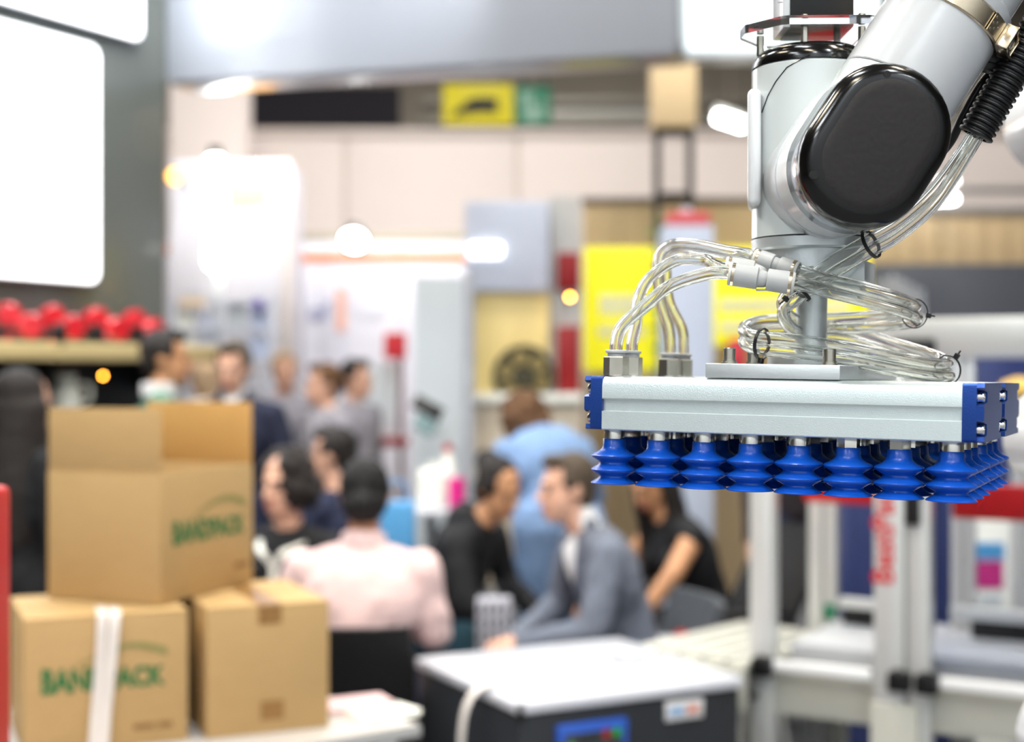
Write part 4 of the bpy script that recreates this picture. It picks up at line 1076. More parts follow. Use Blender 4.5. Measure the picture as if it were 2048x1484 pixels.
F_PINKS = mat('dusty_pink_scarf', (214, 150, 190), 0.8, 0, 0.08, 20, 0.2, 200)

def at_floor(px, d): return ((px - 1024) / FPX * d, d)
# man in the grey-blue suit, sitting in profile with clasped hands
dS = sit(pel=V(0, -.02, .55), chest=V(0, .08, .89), neck=V(0, .15, 1.055), head=V(0, .22, 1.19), hyaw=8, hpitch=-2,
         elb={-1: V(-.25, .20, .74), 1: V(.23, .18, .74)}, wri={-1: V(-.09, .42, .665), 1: V(.07, .40, .65)}, hdir={-1: V(.5, .8, -.15), 1: V(-.5, .8, -.1)})
x, y = 0.186 + 0.215, 5.0
person('man in grey-blue suit sitting in profile with clasped hands', x, y, R(104), dS, F_SUIT, F_NAVY, 'light', 'ash', 'short', .0075, shirt=F_WHITE, tie=F_TIE, topname='suit_jacket', seed=2, palms={-1: V(.8, -.2, -.5), 1: V(-.8, -.2, -.5)}, curl=.75)
chair('black shell chair under the man in the grey suit', x + .02, y + .0, R(104), .80, .50, m_chairg, True)
# person in the pink shirt, from behind
dP = sit(pel=V(0, 0, .53), chest=V(0, .07, .85), neck=V(0, .12, 1.03), head=V(0, .15, 1.185), hyaw=6, hpitch=-8, shw=.195,
         elb={-1: V(-.26, .14, .78), 1: V(.235, .12, .74)}, wri={-1: V(-.22, .38, .76), 1: V(.18, .34, .70)})
x, y = at_floor(714, 4.55)
person('person in a pale pink shirt sitting with the back to us', x, y, R(-4), dP, F_PINK, F_NAVY, 'warm', 'black', 'updo', .009, topname='shirt', collar=F_PINK, seed=4, fat=1.13)
chair('black chair with a square backrest behind the pink shirt', *at_floor(714, 4.38), R(-4), .86, .44)
# woman with the lanyard
dW = sit(hyaw=-20, hpitch=-3, head=V(0, .07, 1.185))
x, y = at_floor(584, 5.25)
person('woman with dark curly hair and a white lanyard, sitting behind the boxes', x, y, R(168), dW, F_BLACK, F_BLACK, 'light', 'dark', 'curly', .008, female=True, lanyard=True, topname='jumper', seed=6)
chair('black chair of the woman with the lanyard', x, y + .0, R(168), .78)
# man in navy behind
dN = sit(head=V(0, .07, 1.235), neck=V(0, .04, 1.08), chest=V(0, .03, .90), pel=V(0, 0, .55), hyaw=20)
x, y = at_floor(690, 6.1)
person('man in a navy jumper sitting turned away behind the pink shirt', x, y, R(58), dN, F_NAVY, F_NAVY, 'light', 'dark', 'short', .010, topname='jumper', seed=8)
chair('black chair of the man in the navy jumper', x, y, R(58), .8)
# person in the black hooded top, leaning forward to the right
dH = sit(chest=V(0, .09, .87), neck=V(0, .17, 1.0), head=V(0, .25, 1.13), hpitch=-22, hyaw=-25,
         elb={-1: V(-.25, .18, .72), 1: V(.25, .20, .72)}, wri={-1: V(-.10, .40, .62), 1: V(.14, .42, .58)}, hdir={-1: V(.2, .6, -.8), 1: V(-.1, .6, -.8)})
x, y = at_floor(884, 5.75)
person('person in a black hooded top leaning forward over a phone', x, y, R(-112), dH, F_BLACK, F_JEAN, 'tan', 'dark', 'bun', .009, hood=True, topname='hooded_top', seed=9)
chair('black tub chair of the person in the black hooded top', x, y, R(-112), .78, .5)
# person in the denim jacket bending over
dD = stand(1.62)
dD.update(pel=V(0, -.04, .92), chest=V(0, .06, 1.18), neck=V(-.02, .13, 1.31), head=V(-.07, .23, 1.36), hpitch=-28, hyaw=20, shw=.178,
          elb={-1: V(-.27, .16, 1.02), 1: V(.26, .16, 1.02)}, wri={-1: V(-.18, .36, .98), 1: V(.18, .36, .98)}, hdir={-1: V(.3, 1, 0), 1: V(-.3, 1, 0)})
x, y = at_floor(1112, 6.3)
person('person in a light blue denim jacket hunched with back turned, behind the suited man', x, y, R(22), dD, F_DENIM, F_DENIM, 'light', 'brown', 'curly', .010, topname='denim_jacket', seed=10, fat=1.28)
# long-haired woman leaning on her arm
dL = sit(pel=V(0, -.06, .53), chest=V(0, .06, .84), neck=V(0, .15, 1.01), head=V(0, .22, 1.15), hpitch=-30, hyaw=25,
         elb={-1: V(-.23, .24, .80), 1: V(.24, .20, .78)}, wri={-1: V(-.20, .40, .60), 1: V(.10, .42, .66)}, hdir={-1: V(.2, .8, -.6), 1: V(-.3, .9, -.1)})
x, y = at_floor(1395, 5.9)
person('long-haired woman in a black sleeveless top leaning forward', x, y, R(112), dL, F_BLACK, F_BLACK, 'tan', 'dark', 'long', .009, sleeves=False, female=True, topname='sleeveless_top', seed=11)
chair('black curved chair of the long-haired woman', x + .06, y, R(112), .94, .52, None, True, .26)
# standing visitors seen through the guard frame
dA = stand(1.76); dA['wri'] = {-1: V(-.16, .22, .84), 1: V(.16, .22, .82)}; dA['hdir'] = {-1: V(.6, .8, 0), 1: V(-.6, .8, 0)}
x, y = at_floor(1608, 6.4)
person('standing visitor in a dark coat seen between the guard frame posts', x, y, R(150), dA, F_PLUM, F_NAVY, 'light', 'dark', 'short', .010, topname='coat', seed=12)
x, y = at_floor(1716, 6.7)
dB_ = stand(1.70); dB_['wri'] = {-1: V(-.2, .2, .93), 1: V(.2, .2, .93)}
r_ = person('standing visitor in navy with a pink scarf behind the lettered post', x, y, R(195), dB_, mat('blue_navy_jacket', (64, 70, 106), .85, 0, .08, 20), F_NAVY, 'light', 'brown', 'short', .010, topname='jacket', seed=13)
sc_ = MB().tube(cat_rom([V(-.1, -.04, 1.40), V(-.09, .10, 1.33), V(0, .15, 1.2), V(.1, .16, 1.12), V(.18, .14, 1.05)], 6), .05, 12); part_mesh('scarf', remesh(sc_, .012, 3, .006, 20, 3), F_PINKS, r_)
# visitors on the left
x, y = at_floor(38, 4.7)
person('woman with long dark hair in black standing at the left edge', x, y, R(-30), stand(1.60), F_BLACK, F_BLACK, 'light', 'dark', 'long', .010, female=True, topname='coat', seed=14)
x, y = at_floor(318, 6.0)
dG = stand(1.78); dG['hyaw'] = -10
person('man in a sage green jacket standing in profile by the shelf', x, y, R(-72), dG, F_GREEN, F_NAVY, 'tan', 'dark', 'short', .010, collar=F_WHITE, topname='jacket', seed=15)
x, y = at_floor(470, 6.7)
dZ = stand(1.74); dZ['hpitch'] = -8
person('man in a navy blazer and white open shirt standing facing us', x, y, R(170), dZ, F_BLAZER, F_NAVY, 'light', 'ash', 'short', .010, shirt=F_WHITE, topname='blazer', seed=16)
x, y = at_floor(412, 7.7)
person('visitor in a cream coat turned away behind the man in the blazer', x, y, R(20), stand(1.66), F_CREAM, F_GREY, 'light', 'grey', 'short', .012, collar=F_CREAM, hood=True, topname='coat', seed=17)
for i, (px, d, h, yw_, tp, hr, lb_) in enumerate(((567, 8.75, 1.72, 200, F_GREY, 'grey', 'far visitor with sandy hair in a grey jacket beside the white rack'), (655, 8.0, 1.64, 120, F_GREY, 'brown', 'far visitor with brown hair by the middle of the grey counter'), (706, 8.5, 1.67, 240, F_GREY, 'dark', 'far visitor with dark hair next to the white roller banner'))):
    x, y = at_floor(px, d)
    person(lb_, x, y, R(yw_), stand(h), tp, F_NAVY, 'light', hr, 'short', .014, topname='jacket', seed=20 + i)

# small things among the seated visitors
jt = thing('side_table', 'small round white side table beside the black hooded visitor', 'table', V(*at_floor(850, 6.2), 0))
tx, ty = at_floor(862, 6.2)
MB().cyl((tx, ty, 0.985), (tx, ty, 1.01), 0.20, 0.20, 32, 0.004).build('table_top', m_worktop, jt)
MB().cyl((tx, ty, 0.0), (tx, ty, 0.985), 0.025, 0.025, 16).build('column', m_frame, jt)
MB().cyl((tx, ty, 0.0), (tx, ty, 0.015), 0.2, 0.19, 32).build('foot', m_frame, jt)
cn = thing('canister', 'white plastic canister on the side table', 'canister', V(tx, ty, 1.01))
MB().box2((tx - .055, ty - .05, 1.011), (tx + .055, ty + .05, 1.17), .015, 3).build('body', m_whitep, cn)
MB().cyl((tx + .01, ty, 1.168), (tx + .01, ty, 1.20), .022, .022, 18).build('neck', m_whitep, cn)
bt = thing('bottle', 'tall white bottle with a red cap behind the white canister', 'bottle', V(tx + .07, ty + .09, 1.01))
MB().lathe([(0, 0), (.032, 0), (.034, .01), (.034, .17), (.016, .215), (.016, .235)], 20, Matrix.Translation((tx + .07, ty + .09, 1.011))).build('body', m_whitep, bt)
MB().cyl((tx + .07, ty + .09, 1.246), (tx + .07, ty + .09, 1.275), .019, .019, 16).build('cap', m_red, bt)
pk = thing('round_tub', 'bright magenta round tub beside the white canister', 'box', V(tx + .115, ty - .06, 1.01))
MB().lathe([(0, 0), (.034, 0), (.036, .004), (.036, .10), (.034, .104)], 24, Matrix.Translation((tx + .115, ty - .06, 1.011))).build('tub', m_pink, pk)
MB().lathe([(0.037, 0), (.039, .004), (.039, .02), (.036, .026), (0, .028)], 24, Matrix.Translation((tx + .115, ty - .06, 1.112))).build('lid', m_pink, pk)
# low table with bright toys right of the suited man
ltx, lty = at_floor(1388, 5.0)
lt = thing('low_table', 'small low table holding colourful blocks behind the slatted conveyor table', 'table', V(ltx, lty, 0))
MB().box2((ltx - .2, lty - .15, .62), (ltx + .2, lty + .15, .645), .005).build('table_top', m_worktop, lt)
for a in (-.17, .17):
    for c in (-.12, .12): MB().cyl((ltx + a, lty + c, 0), (ltx + a, lty + c, .62), .015, .015, 12).build('leg', m_frame, lt)
for k, (a, mt, lb_) in enumerate(((-.05, m_red, 'small red block on the low table'), (.0, m_bluep, 'small blue block on the low table'), (.055, m_orange, 'small orange block on the low table'))):
    o = thing('toy_block', lb_, 'block', V(ltx + a, lty - .05, .645), 'blocks on the low table')
    MB().box2((ltx + a - .022, lty - .07, .646), (ltx + a + .022, lty - .03, .69 - .01 * k), .004).build('block_body', mt, o)
    MB().cyl((ltx + a, lty - .05, .69 - .01 * k), (ltx + a, lty - .05, .697 - .01 * k), .010, .010, 12).build('stud', mt, o)
def stool(label, x, y, h):
    o = thing('stool', label, 'stool', V(x, y, 0))
    MB().cyl((x, y, h - .03), (x, y, h), .15, .15, 28, .008).build('seat', m_chair, o)
    MB().cyl((x, y, .01), (x, y, h - .03), .02, .02, 12).build('post', m_frame, o)
    MB().cyl((x, y, 0), (x, y, .015), .17, .16, 28).build('foot', m_chair, o)
bx_, by_ = at_floor(793, 5.45)
stool('black bar stool carrying the light blue bag', bx_, by_, .80)
bg_ = thing('shopping_bag', 'light blue bag standing on a stool behind the pink shirt', 'bag', V(bx_, by_, .80))
MB().box2((bx_ - .07, by_ - .05, .801), (bx_ + .07, by_ + .05, 1.10), .01).build('bag_body', m_sky, bg_)
MB().tube(cat_rom([(bx_ - .04, by_, 1.098), (bx_ - .03, by_, 1.17), (bx_ + .03, by_, 1.17), (bx_ + .04, by_, 1.098)], 5), .005, 8).build('handle', m_sky, bg_)
# patterned tote between the hooded visitor and the suited man
tx2, ty2 = at_floor(985, 5.33)
tt = thing('tote_bag', 'pale grey tote bag with dark dashes between the two seated visitors', 'bag', V(tx2, ty2, .5))
MB().box2((tx2 - .06, ty2, .50), (tx2 + .07, ty2 + .08, .745), .01).build('bag_body', mat('pale_grey_canvas', (196, 196, 206), .8, 0, .05, 20), tt)
for j in range(4):
    for i in range(4): MB().box2((tx2 - .05 + .03 * i, ty2 - .002, .54 + .05 * j), (tx2 - .035 + .03 * i, ty2, .57 + .05 * j)).build('dash', m_darkpanel, tt)
MB().tube(cat_rom([(tx2 - .03, ty2 + .04, .743), (tx2 - .02, ty2 + .04, .79), (tx2 + .03, ty2 + .04, .79), (tx2 + .04, ty2 + .04, .743)], 5), .005, 8).build('handle', m_darkpanel, tt)
stool('low black stool carrying the dashed tote bag', tx2, ty2 + .04, .499)

# ================================================================== VACUUM GRIPPER
GL = 0.326; BW = 0.130; GAP = 0.024; GD = 2 * BW + GAP; GH = 0.0505
GM = Matrix.Translation((0.0636 * 1.339, 1.339, P(1205, 752, 1.339).z)) @ Matrix.Rotation(R(1.0), 4, 'Y') @ Matrix.Rotation(-YAW, 4, 'Z')
G = thing('vacuum_gripper', 'vacuum gripper with rows of blue bellows suction cups under two aluminium beams', 'gripper', GM)
def g(x, y, z): return GM @ V(x, y, z)
def beam_poly(y0):
    w = BW; s = []
    pr = [(0.010, 0), (0.005, -0.0008), (0.0015, -0.0035), (0.0, -0.008), (0.0, -0.0205), (0.0006, -0.0215), (0.0045, -0.0215), (0.0045, -0.0325), (0.0, -0.0330), (0.0, -GH + 0.001), (0.001, -GH)]
    return [(y0 + a, z) for a, z in pr] + [(y0 + w - a, z) for a, z in reversed(pr)]
MX = Matrix(((0, 0, 1, 0), (1, 0, 0, 0), (0, 1, 0, 0), (0, 0, 0, 1)))     # prism plane = local yz, extruded along local x
TC = 0.018
for y0 in (0.0, BW + GAP):
    MB().prism(beam_poly(y0), GL, MX).build('beam', m_alu, G, True, smooth=30)
    for side in (0, 1):
        x_in = GL if side else 0.0; sg = 1 if side else -1
        c = MB()
        r = 0.004
        def rr_poly(ya, yb, za, zb, r):
            out = []
            for cy, cz_, a0 in ((yb - r, zb - r, 0), (ya + r, zb - r, 90), (ya + r, za + r, 180), (yb - r, za + r, 270)):
                for k in range(4): a = R(a0 + 30 * k); out.append((cy + r * math.cos(a), cz_ + r * math.sin(a)))
            return out
        Mi = Matrix.Translation((x_in if side else -0.0118, 0, 0)) @ MX
        c.prism(rr_poly(y0, y0 + BW, -GH, 0.0, r), 0.0118, Mi)
        # raised middle block with four corner recesses for the bolts
        ny, nz = 0.020, 0.0125
        ya, yb, za, zb = y0, y0 + BW, -GH, 0.0
        cross = [(ya + ny, zb), (ya + ny, zb - .004 - nz * .0), (ya + ny, zb - 0.004)]
        poly = [(ya + 0.003, zb - 0.0), (yb - 0.003, zb - 0.0), (yb, zb - 0.004), (yb - ny * .25, zb - 0.0065), (yb - ny, zb - 0.0075), (yb - ny, zb - 0.0165), (yb - ny * .25, zb - 0.0175), (yb, zb - 0.0195),
                (yb, za + 0.0185), (yb - ny * .25, za + 0.0165), (yb - ny, za + 0.0155), (yb - ny, za + 0.0060), (yb - ny * .25, za + 0.0050), (yb - 0.004, za + 0.001), (yb - 0.006, za), (ya + 0.006, za), (ya + 0.004, za + 0.001), (ya + ny * .25, za + 0.0050), (ya + ny, za + 0.0060), (ya + ny, za + 0.0155), (ya + ny * .25, za + 0.0165), (ya, za + 0.0185),
                (ya, zb - 0.0195), (ya + ny * .25, zb - 0.0175), (ya + ny, zb - 0.0165), (ya + ny, zb - 0.0075), (ya + ny * .25, zb - 0.0065), (ya, zb - 0.004)]
        Mo = Matrix.Translation((x_in + 0.0118 if side else -TC, 0, 0)) @ MX
        c.prism(poly[::-1], TC - 0.0118, Mo)
        cap = c.build('end_cap', m_cap, G, True, smooth=30)
        for yy in (ya + 0.0095, yb - 0.0095):
            for zz in (zb - 0.012, za + 0.0108):
                xa = x_in + sg * 0.0113
                bb = MB().cyl((xa, yy, zz), (xa + sg * 0.0058, yy, zz), 0.0048, 0.0044, 16, 0.0006)
                bb.cyl((xa + sg * 0.0050, yy, zz), (xa + sg * 0.0060, yy, zz), 0.0028, 0.0026, 6)
                bb.build('bolt', m_steel, cap, True)
# suction cups, each with its metal nipple
cup_prof = [(0.0098, -0.0082), (0.0106, -0.0088), (0.0108, -0.0150), (0.0116, -0.0170), (0.0150, -0.0198), (0.0192, -0.0222), (0.0203, -0.0234), (0.0200, -0.0246), (0.0170, -0.0266), (0.0140, -0.0290), (0.0138, -0.0298),
            (0.0150, -0.0318), (0.0190, -0.0348), (0.0203, -0.0360), (0.0200, -0.0371), (0.0168, -0.0392), (0.0138, -0.0414), (0.0136, -0.0422), (0.0150, -0.0440), (0.0188, -0.0468), (0.0204, -0.0480), (0.0202, -0.0486), (0.0150, -0.0470), (0.0090, -0.0440), (0.0060, -0.042), (0.0, -0.0418)]
cup_prof = [(r * (1.07 if r > .015 else 1.0), z * 1.06) for r, z in cup_prof]
me_cup = MB().lathe(cup_prof[::-1], 40, cap=False).mesh('suction_cup', m_blue, 50)
me_nip = MB().lathe([(0.0, 0.0005), (0.0098, 0.0005), (0.0100, 0.0), (0.0100, -0.0088), (0.0096, -0.0094), (0.0, -0.0094)], 24).mesh('nipple', m_steel, 30)
me_nip2 = MB().lathe([(0.0, 0.0005), (0.0102, 0.0005), (0.0104, 0.0), (0.0104, -0.0088), (0.0099, -0.0094), (0.0, -0.0094)], 6).mesh('nipple', m_steel, 30)
px_ = 0.0444; x0_ = 0.0048
rows = [0.0215, 0.0655, 0.1095, BW + GAP + 0.0215, BW + GAP + 0.0655, BW + GAP + 0.1095]
rnd = random.Random(5)
for r_i, yy in enumerate(rows):
    for c_i in range(8):
        Mc = Matrix.Translation((x0_ + px_ * c_i, yy, -GH)) @ Matrix.Rotation(R(rnd.uniform(0, 360)), 4, 'Z')
        cu = put('suction_cup', me_cup, G, Mc)
        put('nipple', me_nip2 if rnd.random() < 0.3 else me_nip, cu, Matrix.Identity(4))
# mounting plate, screws, column up to the robot flange
PX0, PX1, PY0, PY1, PH = 0.099, 0.222, 0.004, GD - 0.004, 0.0135
plate = MB().box2((PX0, PY0, 0.0002), (PX1, PY1, PH), 0.0012).build('mounting_plate', m_alu_plain, G, True)
for (a, c_) in ((0.117, 0.02), (0.209, 0.02), (0.117, 0.10), (0.205, 0.19), (0.117, 0.26), (0.209, 0.26)):
    sb = MB().lathe([(0.0075, 0), (0.0075, 0.0016), (0.0072, 0.0018), (0.0066, 0.0018), (0.0066, 0.0034), (0.0058, 0.0036), (0.0058, 0.0138), (0.0052, 0.0144), (0.0034, 0.0144), (0.0034, 0.009), (0, 0.009)], 20, Matrix.Translation((a, c_, PH)))
    sb.build('cap_screw', m_nickel, G, True, smooth=30)
CX, CY = 0.163, GD / 2
WX = g(CX, CY, 0)                          # wrist axis
MB().lathe([(0.0, 0), (0.042, 0), (0.042, 0.0095), (0.041, 0.0105), (0.0, 0.0105)], 40, Matrix.Translation((CX, CY, PH))).build('base_disc', m_alu_plain, G, True, smooth=30)
MB().lathe([(0.0, 0), (0.0153, 0), (0.0153, 0.0715), (0.0145, 0.0722), (0.0, 0.0722)], 40, Matrix.Translation((CX, CY, PH + 0.0100))).build('column', m_alu_plain, G, True, smooth=30)
zf = PH + 0.082                            # adapter under the robot flange
MB().lathe([(0.0, 0), (0.036, 0), (0.050, 0.012), (0.050, 0.030), (0.0, 0.030)], 44, Matrix.Translation((CX, CY, zf))).build('adapter', m_alu_plain, G, True, smooth=30)
MB().box((CX + 0.038, CY + 0.012, zf + 0.010), (0.032, 0.05, 0.020), None, 0.001).build('adapter_block', m_alu_plain, G, True)
MB().box((CX + 0.030, CY + 0.02, zf - 0.008), (0.03, 0.03, 0.016), None, 0.001).build('adapter_block', m_alu_plain, G, True)
# push-in connectors on the beams
conn = []
for k, (lx, ly, s) in enumerate(((0.006, 0.020, 1.0), (0.010, 0.052, 0.85), (0.010, BW + GAP + 0.012, 1.0), (0.014, BW + GAP + 0.044, 0.85))):
    h = MB().lathe([(0.0118 * s, 0.0006), (0.0122 * s, 0.0014), (0.0122 * s, 0.0178), (0.0116 * s, 0.0186), (0.0, 0.0186)], 6, Matrix.Translation((lx, ly, 0)) @ Matrix.Rotation(R(20 + 7 * k), 4, 'Z'))
    ho = h.build('push_in_connector', m_nickel, G, True, smooth=20)
    MB().lathe([(0.0085 * s, 0), (0.0085 * s, 0.0036), (0.0105 * s, 0.0042), (0.0106 * s, 0.0062), (0.0098 * s, 0.0068), (0.0066, 0.0068), (0.0066, 0)], 24, Matrix.Translation((lx, ly, 0.0182))).build('release_collar', m_grey, ho, True, smooth=30)
    MB().lathe([(0.0112 * s, 0), (0.0132 * s, 0.0), (0.0132 * s, 0.0011), (0.0112 * s, 0.0011)], 24, Matrix.Translation((lx, ly, 0.0001))).build('seal_ring', m_steel, ho, True)
    conn.append((lx, ly, 0.022))

# ================================================================== ROBOT ARM
AX = V(WX.x, WX.y, 0)
RB = thing('robot_arm', 'white robot arm with a glossy black joint cap holding the gripper', 'robot', V(0.78, 2.05, 0))
z_fl = g(CX, CY, zf + 0.030).z
def zpx(y, d=1.40): return CAMZ + (742 - y) / FPX * d
Rw = 0.0568
zt_ = zpx(140); zb_ = zpx(478)
MB().lathe([(0.0, z_fl), (Rw - 0.003, z_fl), (Rw, z_fl + 0.002), (Rw + .0005, zb_ - 0.0018), (Rw - 0.001, zb_ - 0.001), (0, zb_ - 0.001)], 64, Matrix.Translation(AX)).build('tool_flange', m_alu_plain, RB, smooth=30)
MB().lathe([(0.0, zb_), (Rw, zb_), (Rw, zt_ - 0.002), (Rw - 0.002, zt_), (0, zt_)], 64, Matrix.Translation(AX)).build('wrist_housing', m_white, RB, smooth=30)
# glossy black rounded lid of the wrist
zl = zpx(101); hl = zl - zt_
pr = [(0.0, zt_ + .0005), (Rw - 0.001, zt_ + .0005)] + [(Rw - hl + hl * math.sin(R(a)), zt_ + hl * (1 - math.cos(R(a))) if False else zt_ + hl * math.cos(R(90 - a)) * 0 + hl * math.sin(R(90 - a)) ) for a in range(90, -1, -10)] + [(0, zl)]
MB().lathe(pr, 64, Matrix.Translation(AX)).build('wrist_lid', m_gloss, RB, smooth=40)
# side cover on the left of the wrist
sc0 = AX + V(-Rw + 0.001, -0.006, (zpx(190) + zpx(420)) / 2)
MB().box(sc0, (0.013, 0.060, zpx(190) - zpx(420)), Matrix.Rotation(R(-10), 3, 'Z'), 0.006, 3).build('side_cover', m_white2, RB)
MB().tube([AX + V(math.cos(R(a)) * (Rw + .0003), math.sin(R(a)) * (Rw + .0003), zz) for a, zz in ((205, zpx(235)), (214, zpx(205)), (224, zpx(180)), (236, zpx(156)), (250, zpx(143)), (258, zpx(136)))], 0.0006, 8).build('cover_seam', m_gloss, RB)
# joint with the big black cap: its axis points at us
c1 = P(1740, 321, 1.225); c2 = P(1785, 252, 1.225); rc = 135 * 1.225 / FPX
ja = V(0.07, -1.0, 0.0).normalized()          # joint axis toward the viewer
jx = (c2 - c1); jx = (jx - ja * jx.dot(ja)); jl = jx.length; jx.normalize(); jy = ja.cross(jx)
def stadium(r, n=20, ext=jl):
    out = []
    for k in range(n + 1): a = R(-90 + 180 * k / n); out.append((ext + r * math.cos(a), r * math.sin(a)))
    for k in range(n + 1): a = R(90 + 180 * k / n); out.append((r * math.cos(a), r * math.sin(a)))
    return out
JM = frame_m(c1, jx, jy)                       # local z = joint axis toward the viewer
def stad_loft(levels, closed_front=True):      # list of (radius, depth)
    b = MB(); rings = [[JM @ V(x, y, z) for x, y in stadium(r)] for r, z in levels]; n = len(rings[0])
    vs = [p for q in rings for p in q]; fs = []
    for i in range(len(rings) - 1):
        for j in range(n): k = (j + 1) % n; fs.append((i * n + j, i * n + k, (i + 1) * n + k, (i + 1) * n + j))
    fs.append(tuple(range(n))); fs.append(tuple((len(rings) - 1) * n + j for j in range(n)))
    return b.add(vs, fs)
cap_d = 0.026
lev = [(rc - 0.0005, -cap_d)] + [(rc, -cap_d + 0.002)] + [(rc - 0.0145 + 0.0145 * math.cos(R(a)), -0.0175 + 0.0145 * math.sin(R(a))) for a in range(0, 81, 8)] + [(rc - 0.0165, -0.0025)]
jc = stad_loft(lev).build('joint_cap', m_gloss, RB, smooth=35)
stad_loft([(rc - 0.0160, -0.0040), (rc - 0.0166, -0.00245), (rc - 0.0190, -0.0018), (rc - 0.024, -0.0014)]).build('cap_face', m_matt, jc, smooth=35)
for (qx, qy) in ((1780, 145), (1871, 196), (1630, 349)):
    q = P(qx, qy, 1.222); lq = JM.inverted() @ q; rad = 0.0032 if qx != 1630 else 0.0038
    MB().cyl(JM @ V(lq.x, lq.y, -0.016), JM @ V(lq.x, lq.y, -0.0025), rad, rad, 18).build('screw_recess', mat('deep_black', (4, 4, 4), 0.6), jc)
ring_lv = [(rc - 0.0015, -cap_d - 0.020), (rc - 0.0012, -cap_d)]
stad_loft([(rc - 0.001, -cap_d - 0.034), (rc - 0.0005, -cap_d - 0.033), (rc - 0.0005, -cap_d)]).build('joint_ring', m_silver, RB, smooth=30)
stad_loft([(rc - 0.004, -cap_d - 0.036), (rc - 0.0035, -cap_d - 0.035), (rc - 0.0035, -cap_d - 0.034)]).build('joint_seam', m_gloss, RB, smooth=30)
JD = cap_d + 0.036
stad_loft([(rc - 0.006, -JD - 0.105), (rc - 0.002, -JD - 0.098), (rc - 0.0012, -JD - 0.040), (rc - 0.0012, -JD)]).build('joint_housing', m_white2, RB, smooth=30)
stad_loft([(rc - 0.0008, -JD - 0.040), (rc - 0.0004, -JD - 0.039), (rc - 0.0004, -JD - 0.0375), (rc - 0.0008, -JD - 0.0365)]).build('housing_seam', m_paleg, RB, smooth=30)
# forearm leaving the joint to the upper right
arm_d = jx.copy()
fa0 = JM @ V(jl * 0.3, 0, -0.068)
rf_ = 0.0545
def fm(s): return fa0 + arm_d * s
FM = Matrix.Translation(fa0) @ arm_d.to_track_quat('Z', 'Y').to_matrix().to_4x4()
s_seam = 0.075; s_band = 0.148
MB().lathe([(0.0, 0), (rf_ + 0.0005, 0.0), (rf_ + 0.0005, s_seam - 0.001), (rf_ - .001, s_seam), (0, s_seam)], 56, FM).build('elbow_casting', m_white, RB, smooth=30)
MB().lathe([(0.0, s_seam + .0006), (rf_ - .0005, s_seam + .0006), (rf_ + .0002, s_seam + .0016), (rf_ + .0002, s_band + .03), (rf_ - .0035, s_band + .034), (rf_ - .0035, 0.50), (0, 0.50)], 56, FM).build('forearm', mat('light_grey_forearm', (192, 194, 196), .22, 0, .02, 4, coat=.5), RB, smooth=30)
bd = MB().lathe([(rf_ + .0002, s_band), (rf_ + .0016, s_band + .0006), (rf_ + .0016, s_band + .0194), (rf_ + .0002, s_band + .02)], 56, FM, cap=False).build('hose_clamp', m_gold, RB, smooth=30)
for z_ in (0.0012, 0.0188):
    MB().lathe([(rf_ + .0015, z_ + s_band - .0008), (rf_ + .0024, z_ + s_band), (rf_ + .0015, z_ + s_band + .0008)], 56, FM, cap=False).build('band_edge', m_gold, bd)
# clamp lock: angular position facing us and to the right
def arm_pt(s, ang, r):   # ang measured from the viewer-facing side toward the picture's right
    side = jy * -1.0
    return fm(s) + (ja * math.cos(R(ang)) + side * math.sin(R(ang))) * r
for a_, n_ in ((38, 'clamp_plate'),):
    pts = [arm_pt(s_band + .001, a, rf_ + .0026) for a in range(28, 60, 4)]; p2 = [arm_pt(s_band + .019, a, rf_ + .0026) for a in range(28, 60, 4)]
    n = len(pts); p3 = [arm_pt(s_band + .001, a, rf_ + .0042) for a in range(28, 60, 4)]; p4 = [arm_pt(s_band + .019, a, rf_ + .0042) for a in range(28, 60, 4)]
    b = MB(); b.add(pts + p2 + p3 + p4, [(i, i + 1, n + i + 1, n + i) for i in range(n - 1)] + [(2 * n + i, 3 * n + i, 3 * n + i + 1, 2 * n + i + 1) for i in range(n - 1)] + [(i, 2 * n + i, 2 * n + i + 1, i + 1) for i in range(n - 1)] + [(n + i, n + i + 1, 3 * n + i + 1, 3 * n + i) for i in range(n - 1)] + [(0, n, 3 * n, 2 * n), (n - 1, 3 * n - 1, 4 * n - 1, 2 * n - 1)])
    b.build(n_, m_gold, bd)
for k, (ds, a) in enumerate(((.004, 31), (.010, 31), (.016, 31), (.007, 35), (.013, 35), (.010, 39))):
    p = arm_pt(s_band + ds, a, rf_ + .0036); n_ = (arm_pt(s_band + ds, a, 1) - fm(s_band + ds)).normalized()
    MB().cyl(p, p + n_ * .0009, .0014, .0014, 10).build('rivet', m_nickel, bd)
lk = arm_pt(s_band + .010, 58, rf_ + .009); ln = (arm_pt(s_band + .010, 58, 1) - fm(s_band + .010)).normalized(); lt_ = arm_d.cross(ln).normalized()
LM = Matrix((lt_, arm_d, ln)).transposed()
lkp = MB()
for (o_, sz) in (((0, .0095, 0), (.020, .004, .012)), ((0, -.0095, 0), (.020, .004, .012)), ((.010, 0, 0), (.004, .023, .012)), ((-.010, 0, 0), (.004, .023, .012))):
    lkp.box(lk + LM @ V(*o_), sz, LM, .001)
lkp.build('lock_housing', m_gold, bd)
MB().cyl(lk + LM @ V(.002, 0, -.006), lk + LM @ V(.002, 0, .004), .0052, .0050, 18, .0006).build('lock_screw', m_nickel, bd)
MB().box(lk + LM @ V(0, 0, -.004), (.015, .014, .002), LM).build('lock_back', m_black, bd)
